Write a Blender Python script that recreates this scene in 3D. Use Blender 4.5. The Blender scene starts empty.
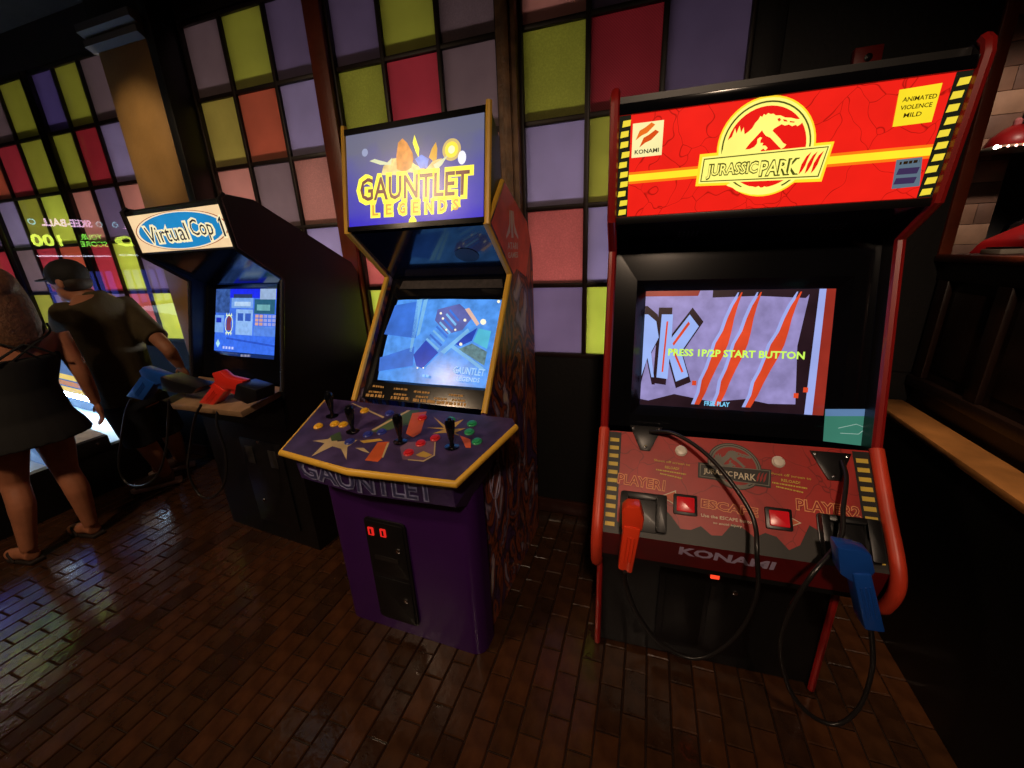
import bpy, bmesh, math, random
from mathutils import Vector as V, Matrix
random.seed(7)
sc = bpy.context.scene
col = sc.collection
PI = math.pi

# ------------------------------------------------------------------ camera
CAM = V((0, 0, 1.5)); FPX = 400.0
YAW, PITCH, ROLL = -0.3316, 0.3146, -0.0426
_cy, _sy, _cp, _sp = math.cos(YAW), math.sin(YAW), math.cos(PITCH), math.sin(PITCH)
FW = V((_sy*_cp, _cy*_cp, -_sp)); _r = V((_cy, -_sy, 0)); _u = _r.cross(FW)
RT = math.cos(ROLL)*_r + math.sin(ROLL)*_u
UP = -math.sin(ROLL)*_r + math.cos(ROLL)*_u
cam = bpy.data.objects.new('camera', bpy.data.cameras.new('camera'))
col.objects.link(cam)
cam.data.sensor_width = 36; cam.data.sensor_fit = 'HORIZONTAL'; cam.data.lens = 36*FPX/1024
cam.data.clip_start = .02
m = Matrix.Identity(4)
for i in range(3):
    m[i][0], m[i][1], m[i][2], m[i][3] = RT[i], UP[i], -FW[i], CAM[i]
cam.matrix_world = m
sc.camera = cam
def ray(px, py): return FW + RT*((px-512)/FPX) - UP*((py-384)/FPX)
def project(P):
    d = V(P)-CAM; z = d.dot(FW)
    if z < .05: return None
    return 512+FPX*d.dot(RT)/z, 384-FPX*d.dot(UP)/z

# ------------------------------------------------------------------ world, exposure, large lights
sc.view_settings.view_transform = 'Standard'
sc.view_settings.look = 'None'
sc.view_settings.gamma = 1.0
sc.view_settings.use_curve_mapping = False
sc.view_settings.exposure = 0.0
w = bpy.data.worlds.new('room_dark'); sc.world = w; w.use_nodes = True
w.node_tree.nodes['Background'].inputs[0].default_value = (.010, .007, .006, 1)
w.node_tree.nodes['Background'].inputs[1].default_value = .35
S = 0.362258; WY = 2.05; ROW0 = 2.4253
def area_light(name, loc, size, power, colr, target):
    l = bpy.data.lights.new(name, 'AREA'); l.shape = 'RECTANGLE'; l.size, l.size_y = size
    l.energy = power; l.color = colr
    o = bpy.data.objects.new(name, l); col.objects.link(o); o.location = loc
    o.rotation_euler = (V(target)-V(loc)).to_track_quat('-Z', 'Y').to_euler()
    return o
def spot_light(name, loc, target, power, colr, ang, blend=.6, rad=.05):
    l = bpy.data.lights.new(name, 'SPOT'); l.energy = power; l.color = colr
    l.spot_size = math.radians(ang); l.spot_blend = blend; l.shadow_soft_size = rad
    o = bpy.data.objects.new(name, l); col.objects.link(o); o.location = loc
    o.rotation_euler = (V(target)-V(loc)).to_track_quat('-Z', 'Y').to_euler()
    return o
# the lit room behind the coloured windows: a long low tube lamp
area_light('window_tube_light', (-2.8, WY+1.0, .90), (6.2, .08), 165, (1, .95, .88), (-2.8, WY, 1.95))
# warm ceiling lamps of the arcade, and an added fill spot after them
spot_light('ceiling_spot', (-2.2, -.6, 2.95), (-2.0, 1.2, 0), 105, (1, .70, .44), 120, .9, .12)
spot_light('ceiling_spot', (.30, -1.25, 2.95), (.0, 1.15, .70), 135, (1, .72, .50), 72, .9, .10)
spot_light('ceiling_spot', (-2.9, -1.2, 2.95), (-2.6, .7, 0), 30, (1, .70, .44), 100, .9, .12)  # ambient fill, added to lift the dark room
spot_light('pillar_spot', (-2.55, .55, 2.95), (-2.86, 1.885, 2.20), 70, (1, .76, .46), 25, .9, .03)
spot_light('ledge_spot', (.80, 1.35, 2.9), (1.0, 1.45, .84), 60, (1, .70, .42), 30, .9, .04)

# ------------------------------------------------------------------ helpers
def lin(c):
    return tuple(((x/255)/12.92 if x/255 <= .04045 else ((x/255+.055)/1.055)**2.4) for x in c)
MATS = {}
def mat(name, c, rough=.5, metal=0, emit=0, noise=.12, scale=9, bump=0, bscale=60, coat=0, spec=.5, kind=None, trans=0):
    if name in MATS: return MATS[name]
    m = bpy.data.materials.new(name); m.use_nodes = True; nt = m.node_tree; N = nt.nodes; L = nt.links
    b = N['Principled BSDF']; c = lin(c)
    tc = N.new('ShaderNodeTexCoord'); nz = N.new('ShaderNodeTexNoise'); nz.inputs['Scale'].default_value = scale
    nz.inputs['Detail'].default_value = 4; L.new(tc.outputs['Object'], nz.inputs['Vector'])
    rp = N.new('ShaderNodeValToRGB')
    rp.color_ramp.elements[0].position = .3; rp.color_ramp.elements[1].position = .7
    rp.color_ramp.elements[0].color = (*[x*(1-noise) for x in c], 1)
    rp.color_ramp.elements[1].color = (*[min(1, x*(1+noise)) for x in c], 1)
    L.new(nz.outputs['Fac'], rp.inputs[0]); L.new(rp.outputs[0], b.inputs['Base Color'])
    b.inputs['Roughness'].default_value = rough; b.inputs['Metallic'].default_value = metal
    b.inputs['Coat Weight'].default_value = coat; b.inputs['Specular IOR Level'].default_value = spec
    if emit:
        L.new(rp.outputs[0], b.inputs['Emission Color']); b.inputs['Emission Strength'].default_value = emit
    if bump:
        n2 = N.new('ShaderNodeTexNoise'); n2.inputs['Scale'].default_value = bscale; L.new(tc.outputs['Object'], n2.inputs['Vector'])
        bp = N.new('ShaderNodeBump'); bp.inputs['Strength'].default_value = bump; bp.inputs['Distance'].default_value = .01
        L.new(n2.outputs['Fac'], bp.inputs['Height']); L.new(bp.outputs[0], b.inputs['Normal'])
    MATS[name] = m
    return m
def lit(name, c, e=1.0, noise=.06, scale=12):   # backlit print or a screen: it gives off its own light
    if name in MATS: return MATS[name]
    m = mat(name, c, rough=.25, emit=e, noise=noise, scale=scale)
    bs = m.node_tree.nodes['Principled BSDF']
    for l in list(bs.inputs['Base Color'].links): m.node_tree.links.remove(l)
    bs.inputs['Base Color'].default_value = (*[x*.15 for x in lin(c)], 1)
    return m
class MB:
    def __init__(s): s.v = []; s.f = []
    def add(s, vs, fs):
        n = len(s.v); s.v += [tuple(x) for x in vs]; s.f += [tuple(i+n for i in q) for q in fs]; return s
    def box(s, a, b):
        x0, y0, z0 = a; x1, y1, z1 = b
        return s.add([(x0,y0,z0),(x1,y0,z0),(x1,y1,z0),(x0,y1,z0),(x0,y0,z1),(x1,y0,z1),(x1,y1,z1),(x0,y1,z1)],
                     [(0,3,2,1),(4,5,6,7),(0,1,5,4),(1,2,6,5),(2,3,7,6),(3,0,4,7)])
    def prism(s, poly, x0, x1):            # poly in (y,z), extruded along x
        n = len(poly)
        vs = [(x0, y, z) for y, z in poly]+[(x1, y, z) for y, z in poly]
        return s.add(vs, [tuple(range(n)), tuple(range(2*n-1, n-1, -1))]+[((i+1) % n, i, n+i, n+(i+1) % n) for i in range(n)])
    def hull(s, pa, pb):                   # two loops of the same count joined
        n = len(pa)
        return s.add(list(pa)+list(pb), [tuple(range(n-1, -1, -1)), tuple(range(n, 2*n))]+[(i, (i+1) % n, n+(i+1) % n, n+i) for i in range(n)])
    def slab(s, F, pts, d0, d1):           # 2D outline on a frame, given thickness
        return s.hull([F.P(a, b, d0) for a, b in pts], [F.P(a, b, d1) for a, b in pts])
    def flat(s, F, pts, d): return s.add([F.P(a, b, d) for a, b in pts], [tuple(range(len(pts)))])
    def ring(s, F, c, r0, r1, d, n=40, sy=1):
        vs = []
        for i in range(n):
            a = 2*PI*i/n; vs += [F.P(c[0]+r0*math.cos(a), c[1]+r0*sy*math.sin(a), d), F.P(c[0]+r1*math.cos(a), c[1]+r1*sy*math.sin(a), d)]
        return s.add(vs, [(2*i, 2*i+1, 2*((i+1) % n)+1, 2*((i+1) % n)) for i in range(n)])
    def disc(s, F, c, r, d, n=32, sy=1): return s.flat(F, [(c[0]+r*math.cos(2*PI*i/n), c[1]+r*sy*math.sin(2*PI*i/n)) for i in range(n)], d)
    def tube(s, pts, r, n=8, closed=False):
        pts = [V(p) for p in pts]; k = len(pts); rs = r if isinstance(r, (list, tuple)) else [r]*k
        up = None; base = len(s.v)
        for i, p in enumerate(pts):
            t = (pts[(i+1) % k if closed else min(i+1, k-1)]-pts[(i-1) % k if closed else max(i-1, 0)]).normalized()
            if up is None: up = t.orthogonal().normalized()
            else: up = (up-t*up.dot(t)).normalized()
            b = t.cross(up)
            s.v += [tuple(p+rs[i]*(math.cos(2*PI*j/n)*up+math.sin(2*PI*j/n)*b)) for j in range(n)]
        for i in range(k if closed else k-1):
            A = base+i*n; B = base+((i+1) % k)*n
            s.f += [(A+j, A+(j+1) % n, B+(j+1) % n, B+j) for j in range(n)]
        if not closed: s.f += [tuple(base+j for j in range(n-1, -1, -1)), tuple(base+(k-1)*n+j for j in range(n))]
        return s
    def lathe(s, o, ax, prof, n=20):       # prof: (radius, height along axis)
        ax = V(ax).normalized(); u = ax.orthogonal().normalized(); w_ = ax.cross(u); o = V(o); base = len(s.v)
        for rr, h in prof: s.v += [tuple(o+ax*h+rr*(math.cos(2*PI*j/n)*u+math.sin(2*PI*j/n)*w_)) for j in range(n)]
        for i in range(len(prof)-1):
            A = base+i*n; B = A+n
            s.f += [(A+j, A+(j+1) % n, B+(j+1) % n, B+j) for j in range(n)]
        s.f += [tuple(base+j for j in range(n-1, -1, -1)), tuple(base+(len(prof)-1)*n+j for j in range(n))]
        return s
    def blob(s, c, rad, rot=None, n=14, k=9):
        c = V(c); rot = rot or Matrix.Identity(3); base = len(s.v)
        for i in range(k+1):
            t = PI*i/k
            for j in range(n):
                a = 2*PI*j/n
                s.v.append(tuple(c+rot @ V((rad[0]*math.sin(t)*math.cos(a), rad[1]*math.sin(t)*math.sin(a), rad[2]*math.cos(t)))))
        for i in range(k):
            A = base+i*n; B = A+n; s.f += [(A+j, B+j, B+(j+1) % n, A+(j+1) % n) for j in range(n)]
        return s
    def text(s, F, t, c, w_, h, d, bold=0., shear=0., rot=0., thin=False, track=1.0):   # centred on c, fitted to w_ x h
        vs, fs = glyphs(t, bold, shear, track)
        cr, sr = math.cos(rot), math.sin(rot)
        out = []
        for x, y in vs:
            x *= w_; y *= h
            out.append(F.P(c[0]+x*cr-y*sr, c[1]+x*sr+y*cr, d))
        return s.add(out, fs)
    def mesh(s, name, bevel=0, smooth=None):
        me = bpy.data.meshes.new(name); me.from_pydata(s.v, [], s.f)
        bm = bmesh.new(); bm.from_mesh(me)
        bmesh.ops.remove_doubles(bm, verts=bm.verts, dist=1e-6)
        if bevel:
            bmesh.ops.recalc_face_normals(bm, faces=bm.faces)
            es = [e for e in bm.edges if len(e.link_faces) == 2 and e.calc_face_angle(0) > .5]
            bmesh.ops.bevel(bm, geom=es, offset=bevel, segments=2, profile=.5, affect='EDGES', clamp_overlap=True)
        if smooth: bmesh.ops.recalc_face_normals(bm, faces=bm.faces)
        bm.to_mesh(me); bm.free()
        if smooth or bevel:
            me.shade_smooth(); me.set_sharp_from_angle(angle=smooth or .6)
        return me
    def build(s, name, material, parent=None, bevel=0, smooth=None, loc=None):
        me = s.mesh(name, bevel, smooth); me.materials.append(material)
        return link(name, me, parent, loc)
def link(name, me, parent=None, loc=None):
    o = bpy.data.objects.new(name, me); col.objects.link(o)
    if parent is not None: o.parent = parent
    if loc is not None: o.location = loc
    return o
GL = {}
def glyphs(t, bold, shear, track):
    k = (t, bold, shear, track)
    if k in GL: return GL[k]
    c = bpy.data.curves.new('lettering_curve', 'FONT'); c.body = t; c.offset = bold; c.shear = shear; c.resolution_u = 2
    c.space_character = track; c.dimensions = '2D'; c.fill_mode = 'FRONT'; c.align_x = 'CENTER'
    o = bpy.data.objects.new('lettering_curve', c); col.objects.link(o)
    me = bpy.data.meshes.new_from_object(o.evaluated_get(bpy.context.evaluated_depsgraph_get()))
    vs = [tuple(v.co[:2]) for v in me.vertices]; fs = [tuple(p.vertices) for p in me.polygons]
    bpy.data.objects.remove(o); bpy.data.curves.remove(c); bpy.data.meshes.remove(me)
    x0, x1 = min(v[0] for v in vs), max(v[0] for v in vs); y0, y1 = min(v[1] for v in vs), max(v[1] for v in vs)
    vs = [((x-(x0+x1)/2)/(x1-x0), (y-(y0+y1)/2)/(y1-y0)) for x, y in vs]
    GL[k] = (vs, fs); return GL[k]
class Frame:                               # a flat face of a thing, in that thing's own coordinates
    def __init__(s, o, ex, ey, root=None):
        s.o = V(o); s.ex = V(ex).normalized(); s.ey = V(ey).normalized(); s.n = s.ex.cross(s.ey); s.root = root
    def P(s, a, b, d=0): return s.o+s.ex*a+s.ey*b+s.n*d
    def px(s, x, y):                       # where on this face the photograph shows a point
        d = ray(x, y); c = CAM.copy()
        if s.root is not None:
            mi = RM[s.root.name].inverted(); c = mi @ c; d = mi.to_3x3() @ d
        t = (s.o-c).dot(s.n)/d.dot(s.n); q = c+d*t-s.o
        return q.dot(s.ex), q.dot(s.ey)
    def quad(s, *pts): return [s.px(*p) for p in pts]
RM = {}
def thing(name, label, cat, loc=(0, 0, 0), rz=0, group=None, kind=None):
    o = bpy.data.objects.new(name, None); col.objects.link(o); o.location = loc; o.rotation_euler = (0, 0, rz)
    o.empty_display_size = .1
    RM[o.name] = Matrix.Translation(V(loc)) @ Matrix.Rotation(rz, 4, 'Z')
    return tag(o, label, cat, group, kind)
def tag(o, label=None, cat=None, group=None, kind=None):
    if label: o['label'] = label
    if cat: o['category'] = cat
    if group: o['group'] = group
    if kind: o['kind'] = kind
    return o
def struct(o): o['kind'] = 'structure'; return o
def spline(pts, n=8):                      # Catmull-Rom through the points
    pts = [V(p) for p in pts]; P = [pts[0]*2-pts[1]]+pts+[pts[-1]*2-pts[-2]]; out = []
    for i in range(1, len(P)-2):
        a, b, c, d = P[i-1:i+3]
        for j in range(n):
            t = j/n; out.append(.5*((2*b)+(c-a)*t+(2*a-5*b+4*c-d)*t*t+(3*b-a-3*c+d)*t**3))
    return out+[pts[-1]]
def rrect(x0, y0, x1, y1, r, n=4):
    o = []
    for cx, cy, a0 in ((x1-r, y1-r, 0), (x0+r, y1-r, PI/2), (x0+r, y0+r, PI), (x1-r, y0+r, 1.5*PI)):
        o += [(cx+r*math.cos(a0+PI/2*i/n), cy+r*math.sin(a0+PI/2*i/n)) for i in range(n+1)]
    return o

# ------------------------------------------------------------------ materials
black = mat('black_laminate', (13, 12, 13), .42, noise=.3)
gloss_black = mat('gloss_black', (11, 11, 15), .14, noise=.2)
dark_plastic = mat('dark_plastic', (18, 17, 19), .35, noise=.2)
rubber = mat('black_rubber', (30, 28, 28), .3, noise=.2)
chrome = mat('chrome', (200, 200, 205), .2, 1, noise=.05)
darkwood = mat('dark_wood', (52, 24, 15), .38, noise=.35, scale=5, bump=.15)
redwood = mat('red_brown_wood', (124, 54, 32), .4, noise=.3, scale=6, bump=.15)
brown_post = mat('weathered_post', (124, 88, 56), .45, noise=.5, scale=14, bump=.3)
wallpaint = mat('black_wall_paint', (11, 9, 9), .6, noise=.2, bump=.1)
ceilpaint = mat('ceiling_paint', (58, 52, 48), .8, noise=.15, bump=.1)
# ================================================================== the setting
# ---- floor: long thin pavers in running bond, long side away from the camera
brick_mats = [mat('paver_a', (60, 37, 21), .17, noise=.35, scale=16, bump=.13, bscale=30),
              mat('paver_b', (68, 40, 22), .20, noise=.35, scale=16, bump=.13, bscale=30),
              mat('paver_c', (50, 31, 19), .15, noise=.35, scale=16, bump=.13, bscale=30)]
floor = struct(MB().box((-6.6, -3.2, -.12), (3.6, 4.2, -.009)).build('floor', mat('grout', (30, 20, 14), .6, noise=.3, scale=30)))
BW, BL = .0800, .1570
bmesh_list = []
for bmat in brick_mats:
    mb = MB().box((-BW/2+.0018, -BL/2+.0018, -.02), (BW/2-.0018, BL/2-.0018, 0))
    me = bpy.data.meshes.new('brick'); me.from_pydata(mb.v, [], mb.f)
    bm = bmesh.new(); bm.from_mesh(me)
    bmesh.ops.bevel(bm, geom=[e for e in bm.edges if all(v.co.z > -.001 for v in e.verts)], offset=.0035, segments=1, affect='EDGES')
    bm.to_mesh(me); bm.free(); me.materials.append(bmat); bmesh_list.append(me)
def covered(x, y):
    return ((-.08 < x < .60 and y > 1.32) or (-1.12 < x < -.58 and y > 1.15) or (-2.3 < x < -1.66 and y > 1.45)
            or x < -3.62 or x > 1.0 or y > 2.02)
cand = []
for k in range(-72, 33):
    x = -.76+.08*k
    off = .845 if k % 2 == 0 else .767
    for j in range(-24, 9):
        y = off+BL*(j+.5)
        if x < -6.4 or y < -3.0: continue
        p = project((x, y, 0))
        vis = p is not None and -15 < p[0] < 1040 and 380 < p[1] < 790 and not covered(x, y)
        d = (V((x, y, 0))-CAM).length
        cand.append((-(1/d**3) if vis else 1/d, x, y, vis))
cand.sort()
rng = random.Random(3); rest = MB(); nb = 0
for sk, x, y, vis in cand:
    if vis and nb < 300:
        b = link('brick', bmesh_list[rng.choice((0, 0, 1, 1, 2))], floor, (x, y, -rng.random()*.0018))
        b.rotation_euler = (rng.uniform(-.006, .006), rng.uniform(-.008, .008), 0); nb += 1
    elif not (x > 1.0 or y > 2.1 or x < -5.9):
        dz = -rng.random()*.0018; tx, ty = rng.uniform(-.006, .006), rng.uniform(-.008, .008)
        n = len(rest.v); a, b_ = BW/2-.0018, BL/2-.0018; e = .0035
        for (sx, sy) in ((-1, -1), (1, -1), (1, 1), (-1, 1)):
            zz = dz+ty*sx*a+tx*sy*b_
            rest.v.append((x+sx*(a-e), y+sy*(b_-e), zz))
        for (sx, sy) in ((-1, -1), (1, -1), (1, 1), (-1, 1)): rest.v.append((x+sx*a, y+sy*b_, dz-.004))
        for (sx, sy) in ((-1, -1), (1, -1), (1, 1), (-1, 1)): rest.v.append((x+sx*a, y+sy*b_, -.02))
        rest.f.append((n, n+1, n+2, n+3))
        for q in (0, 4):
            rest.f += [(n+q+i, n+q+4+i, n+q+4+(i+1) % 4, n+q+(i+1) % 4) for i in range(4)]
o = rest.build('far_bricks', brick_mats[0], floor); o['kind'] = 'stuff'
# ---- ceiling and outer walls
struct(MB().box((-6.6, -3.2, 3.02), (3.6, 4.2, 3.12)).build('ceiling', ceilpaint))
struct(MB().box((-6.7, -3.2, 0), (-6.6, 4.2, 3.02)).build('wall_left', wallpaint))
struct(MB().box((-6.6, -3.3, 0), (3.6, -3.2, 3.02)).build('wall_front', wallpaint))
wb = struct(MB().box((-6.6, WY-.01, 0), (1.072, WY+.09, .965)).build('wall_back', wallpaint))
MB().box((-6.6, WY-.02, 2.80), (1.072, WY+.09, 3.02)).build('header_board', mat('header_wood', (34, 20, 15), .5, noise=.3), wb)
MB().box((.315, WY-.02, .965), (1.072, WY+.09, 2.80)).build('solid_panel', wallpaint, wb)
MB().box((-6.6, WY-.02, .965), (-6.054, WY+.09, 2.80)).build('solid_panel', wallpaint, wb)
struct(MB().box((-6.6, WY-.03, 0), (1.05, WY-.011, .09)).build('baseboard_back', darkwood, bevel=.004))
struct(MB().box((-6.6, 4.1, 0), (3.6, 4.2, 3.02)).build('wall_behind_windows', mat('lightbox_paint', (150, 145, 140), .8)))
struct(MB().box((.90, WY+.091, 0), (.98, 4.1, 3.02)).build('wall_light_stop', wallpaint))  # unseen wall added to keep the tube's light out of the bar
# ---- coloured windows
def pane_mat(name, c, pattern=None):
    if name in MATS: return MATS[name]
    m = bpy.data.materials.new(name); m.use_nodes = True; nt = m.node_tree; N = nt.nodes; L = nt.links
    for n in list(N): N.remove(n)
    out = N.new('ShaderNodeOutputMaterial'); tc = N.new('ShaderNodeTexCoord')
    nz = N.new('ShaderNodeTexNoise'); nz.inputs['Scale'].default_value = 6; L.new(tc.outputs['Object'], nz.inputs['Vector'])
    c = [x**.5 for x in lin(c)]; rp = N.new('ShaderNodeValToRGB')   # light crosses both faces of the sheet
    rp.color_ramp.elements[0].color = (*[x*.85 for x in c], 1); rp.color_ramp.elements[1].color = (*[min(1, x*1.15) for x in c], 1)
    L.new(nz.outputs['Fac'], rp.inputs[0])
    tr = N.new('ShaderNodeBsdfTranslucent'); di = N.new('ShaderNodeBsdfDiffuse'); gl = N.new('ShaderNodeBsdfGlossy'); gl.inputs['Roughness'].default_value = .02
    cs = rp.outputs[0]; h = None
    if pattern:
        if pattern == 'rib':
            t = N.new('ShaderNodeTexWave'); t.wave_type = 'BANDS'; t.bands_direction = 'Z'; t.inputs['Scale'].default_value = 60; h = t.outputs['Fac']
        elif pattern == 'diag':
            t = N.new('ShaderNodeTexWave'); t.wave_type = 'BANDS'; t.bands_direction = 'DIAGONAL'; t.inputs['Scale'].default_value = 60; h = t.outputs['Fac']
        else:
            t = N.new('ShaderNodeTexVoronoi'); t.inputs['Scale'].default_value = 150; h = t.outputs['Distance']
        L.new(tc.outputs['Object'], t.inputs['Vector'])
        mx = N.new('ShaderNodeMix'); mx.data_type = 'RGBA'; mx.blend_type = 'MULTIPLY'; mx.inputs[0].default_value = .22
        L.new(cs, mx.inputs[6]); L.new(h, mx.inputs[7]); cs = mx.outputs[2]
        bp = N.new('ShaderNodeBump'); bp.inputs['Strength'].default_value = .12; bp.inputs['Distance'].default_value = .002
        L.new(h, bp.inputs['Height'])
        for s_ in (di, gl): L.new(bp.outputs[0], s_.inputs['Normal'])
    L.new(cs, tr.inputs['Color']); L.new(cs, di.inputs['Color'])
    m1 = N.new('ShaderNodeMixShader'); m1.inputs[0].default_value = .3; L.new(tr.outputs[0], m1.inputs[1]); L.new(di.outputs[0], m1.inputs[2])
    fr = N.new('ShaderNodeFresnel'); fr.inputs[0].default_value = 1.5
    m2 = N.new('ShaderNodeMixShader'); L.new(fr.outputs[0], m2.inputs[0]); L.new(m1.outputs[0], m2.inputs[1]); L.new(gl.outputs[0], m2.inputs[2])
    L.new(m2.outputs[0], out.inputs[0]); MATS[name] = m
    return m
PC = {'P': (112, 94, 132), 'M': (128, 104, 112), 'L': (152, 136, 182), 'Y': (172, 172, 64), 'G': (190, 168, 78), 'O': (190, 86, 62),
      'K': (206, 134, 124), 'C': (188, 56, 72), 'R': (166, 44, 56), 'F': (196, 94, 92), 'X': (212, 226, 86), 'V': (100, 84, 150)}
# colours row by row from the top; small letter after a colour: ribbed r, diagonal d, pebbled p
WINS = [(-6.04, -5.76, -5.45, -5.15, ['M P Y', 'Y L O', 'K M P', 'P Y C', 'X L M'], None),
        (-5.05, -4.77, -4.46, -4.14, ['P M Y', 'O C Y', 'L Y X', 'M C O', 'Y M G'], None),
        (-4.05, -3.80, -3.53, -3.20, ['V Y M', 'Y R L', 'K P K', 'C X P', 'P F X'], None),
        (-2.5716, -2.288, -1.979, -1.7096, ['M Y P', 'Gr O L', 'K M Kp', 'P Y L', 'C M Y'], None),
        (-1.576, -1.299, -.9936, -.7106, ['P Y Mp', 'Yp C M', 'L K K', 'F P M', 'X L K'], None),
        (-.5877, -.302, .0022, .302, ['K P M', 'Yp Rd P', 'L Y L', 'Fp L K', 'P X P'], None)]
bar = mat('window_bar', (38, 24, 19), .45, noise=.3, scale=20)
hb = .011
for wi, (l, a, b, r, rows, _) in enumerate(WINS):
    wroot = thing('window_%d' % (wi+1), None, None, (l, WY, ROW0-4*S)); struct(wroot)
    X = [0, a-l, b-l, r-l]; Z = [S*(4-k) for k in range(-1, 5)]   # top to bottom
    for ri, row in enumerate(rows):
        for ci, code in enumerate(row.split()):
            pm = pane_mat('glass_'+code, PC[code[0]], {'r': 'rib', 'd': 'diag', 'p': 'pebble'}.get(code[1:]))
            x0 = X[ci]+(hb if ci else 0); x1 = X[ci+1]-(hb if ci < 2 else 0)
            MB().box((x0, .006, Z[ri+1]+hb), (x1, .010, Z[ri]-hb)).build('pane', pm, wroot)
    for xx in X[1:3]: MB().box((xx-hb, -.012, Z[-1]+hb), (xx+hb, .040, Z[0]-hb)).build('mullion', bar, wroot, bevel=.003)
    for zi, zz in enumerate(Z): MB().box((0, -.010, zz-hb), (X[-1], .042, zz+hb)).build('glazing_bar', bar, wroot, bevel=.003)
    for xx, s_ in ((0, -1), (X[-1], 1)):
        MB().box((min(xx, xx+s_*.016), -.022, -.012), (max(xx, xx+s_*.016), .042, Z[0]+hb)).build('stile', bar, wroot, bevel=.003)
# posts between the windows
for ti, (x0, x1, pm, dp) in enumerate(((-5.133, -5.067, darkwood, .017), (-4.124, -4.066, darkwood, .017), (-1.6936, -1.592, redwood, .05), (-.6946, -.6037, brown_post, .06), (.318, .42, wallpaint, .03))):
    t = struct(MB().box((x0, WY-dp, .97), (x1, WY+.05, 2.80)).build('trim_%d' % (ti+1), pm, bevel=.006))
    if ti == 3: MB().box(((x0+x1)/2-.018, WY-dp-.014, .97), ((x0+x1)/2+.018, WY-dp, 2.80)).build('fillet', pm, t, bevel=.004)
# a clear sheet stands in front of the windows beside the ball lanes
gm_ = bpy.data.materials.new('clear_sheet'); gm_.use_nodes = True; N_ = gm_.node_tree.nodes; L_ = gm_.node_tree.links
N_.remove(N_['Principled BSDF']); a_ = N_.new('ShaderNodeBsdfTransparent'); g_ = N_.new('ShaderNodeBsdfGlossy'); g_.inputs['Roughness'].default_value = .015
f_ = N_.new('ShaderNodeFresnel'); f_.inputs[0].default_value = 1.45; x_ = N_.new('ShaderNodeMixShader')
L_.new(f_.outputs[0], x_.inputs[0]); L_.new(a_.outputs[0], x_.inputs[1]); L_.new(g_.outputs[0], x_.inputs[2]); L_.new(x_.outputs[0], N_['Material Output'].inputs[0])
struct(MB().add([(-6.0, WY-.024, .98), (-3.06, WY-.024, .98), (-3.06, WY-.024, 2.78), (-6.0, WY-.024, 2.78)], [(0, 1, 2, 3)]).build('window_7', gm_))
# varnished pillar with a cap moulding
gold = mat('varnished_panel', (140, 106, 62), .42, noise=.2, scale=4, bump=.1)
pl = struct(MB().box((-3.05, 1.885, 0), (-2.645, WY-.012, 2.68)).build('pillar', gold, bevel=.004))
MB().box((-2.645, 1.885, 0), (-2.586, WY-.012, 2.95)).build('side_board', black, pl, bevel=.003)
MB().prism([(1.885, 2.68), (1.85, 2.70), (1.85, 2.73), (1.865, 2.74), (1.83, 2.76), (1.83, 2.795), (2.03, 2.795), (2.03, 2.68)], -3.09, -2.645).build('cap_moulding', mat('grey_moulding', (92, 84, 78), .5), pl)
MB().box((-3.05, 1.885, 2.795), (-2.645, WY-.012, 3.02)).build('frieze', wallpaint, pl)
# ---- right side: panelled half wall with a wooden ledge
ww = mat('wainscot_wood', (38, 22, 17), .4, noise=.25, scale=5, bump=.08)
wr = struct(MB().box((1.075, -3.2, 0), (1.19, WY-.001, 1.405)).build('wall_right', ww))
yy = [1.985, 1.69, 1.05, .41, -.23]
for i in range(4):
    y1, y0 = yy[i]-.025, yy[i+1]+.025
    MB().box((1.068, y0+.03, 1.0), (1.074, y1-.03, 1.30)).build('field_panel', ww, wr, bevel=.004)
for y in yy: MB().box((1.052, y-.03, .96), (1.074, y+.03, 1.34)).build('stile', ww, wr, bevel=.004)
MB().box((1.052, -3.2, 1.34), (1.074, 2.03, 1.405)).build('top_rail', ww, wr, bevel=.004)
MB().box((1.046, -3.2, .915), (1.074, 2.03, .96)).build('bottom_rail', ww, wr, bevel=.006)
MB().box((1.03, -3.2, 1.406), (1.22, 2.03, 1.432)).build('cap', redwood, wr, bevel=.006)
MB().box((1.035, 2.02, 1.432), (1.074, WY-.002, 3.02)).build('jamb', redwood, wr, bevel=.004)
lg = struct(MB().box((.955, -3.2, 0), (1.045, 2.01, .818)).build('ledge_base', black))
MB().box((.935, -3.2, .819), (1.05, 2.02, .846)).build('ledge_top', mat('ledge_wood', (178, 122, 70), .38, noise=.3, scale=9, bump=.12), lg, bevel=.004)
# ---- the room beyond the half wall
struct(MB().box((3.5, -3.2, 0), (3.6, 4.1, 3.02)).build('wall_far_right', mat('far_wall', (60, 42, 34), .7)))
plank = [mat('plank_a', (150, 112, 90), .6, noise=.3, scale=7, bump=.1), mat('plank_b', (122, 90, 74), .6, noise=.3, scale=7, bump=.1), mat('plank_c', (170, 132, 106), .6, noise=.3, scale=7, bump=.1)]
cl = thing('plank_column', 'column clad in pale wood planks beyond the half wall', 'column', (1.58, 2.97, 0))
MB().box((-.09, -.05, 0), (.085, .12, 3.0)).build('core', darkwood, cl)
z = .95; i = 0
while z < 2.9:
    if i % 3 == 0:
        for q, (x0, x1) in enumerate(((-.09, .015), (.017, .085))): MB().box((x0, -.066, z), (x1, -.051, z+.098)).build('plank', plank[(i+q) % 3], cl, bevel=.002)
    else: MB().box((-.09, -.066, z), (.085, -.051, z+.098)).build('plank', plank[i % 3], cl, bevel=.002)
    z += .1; i += 1
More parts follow.
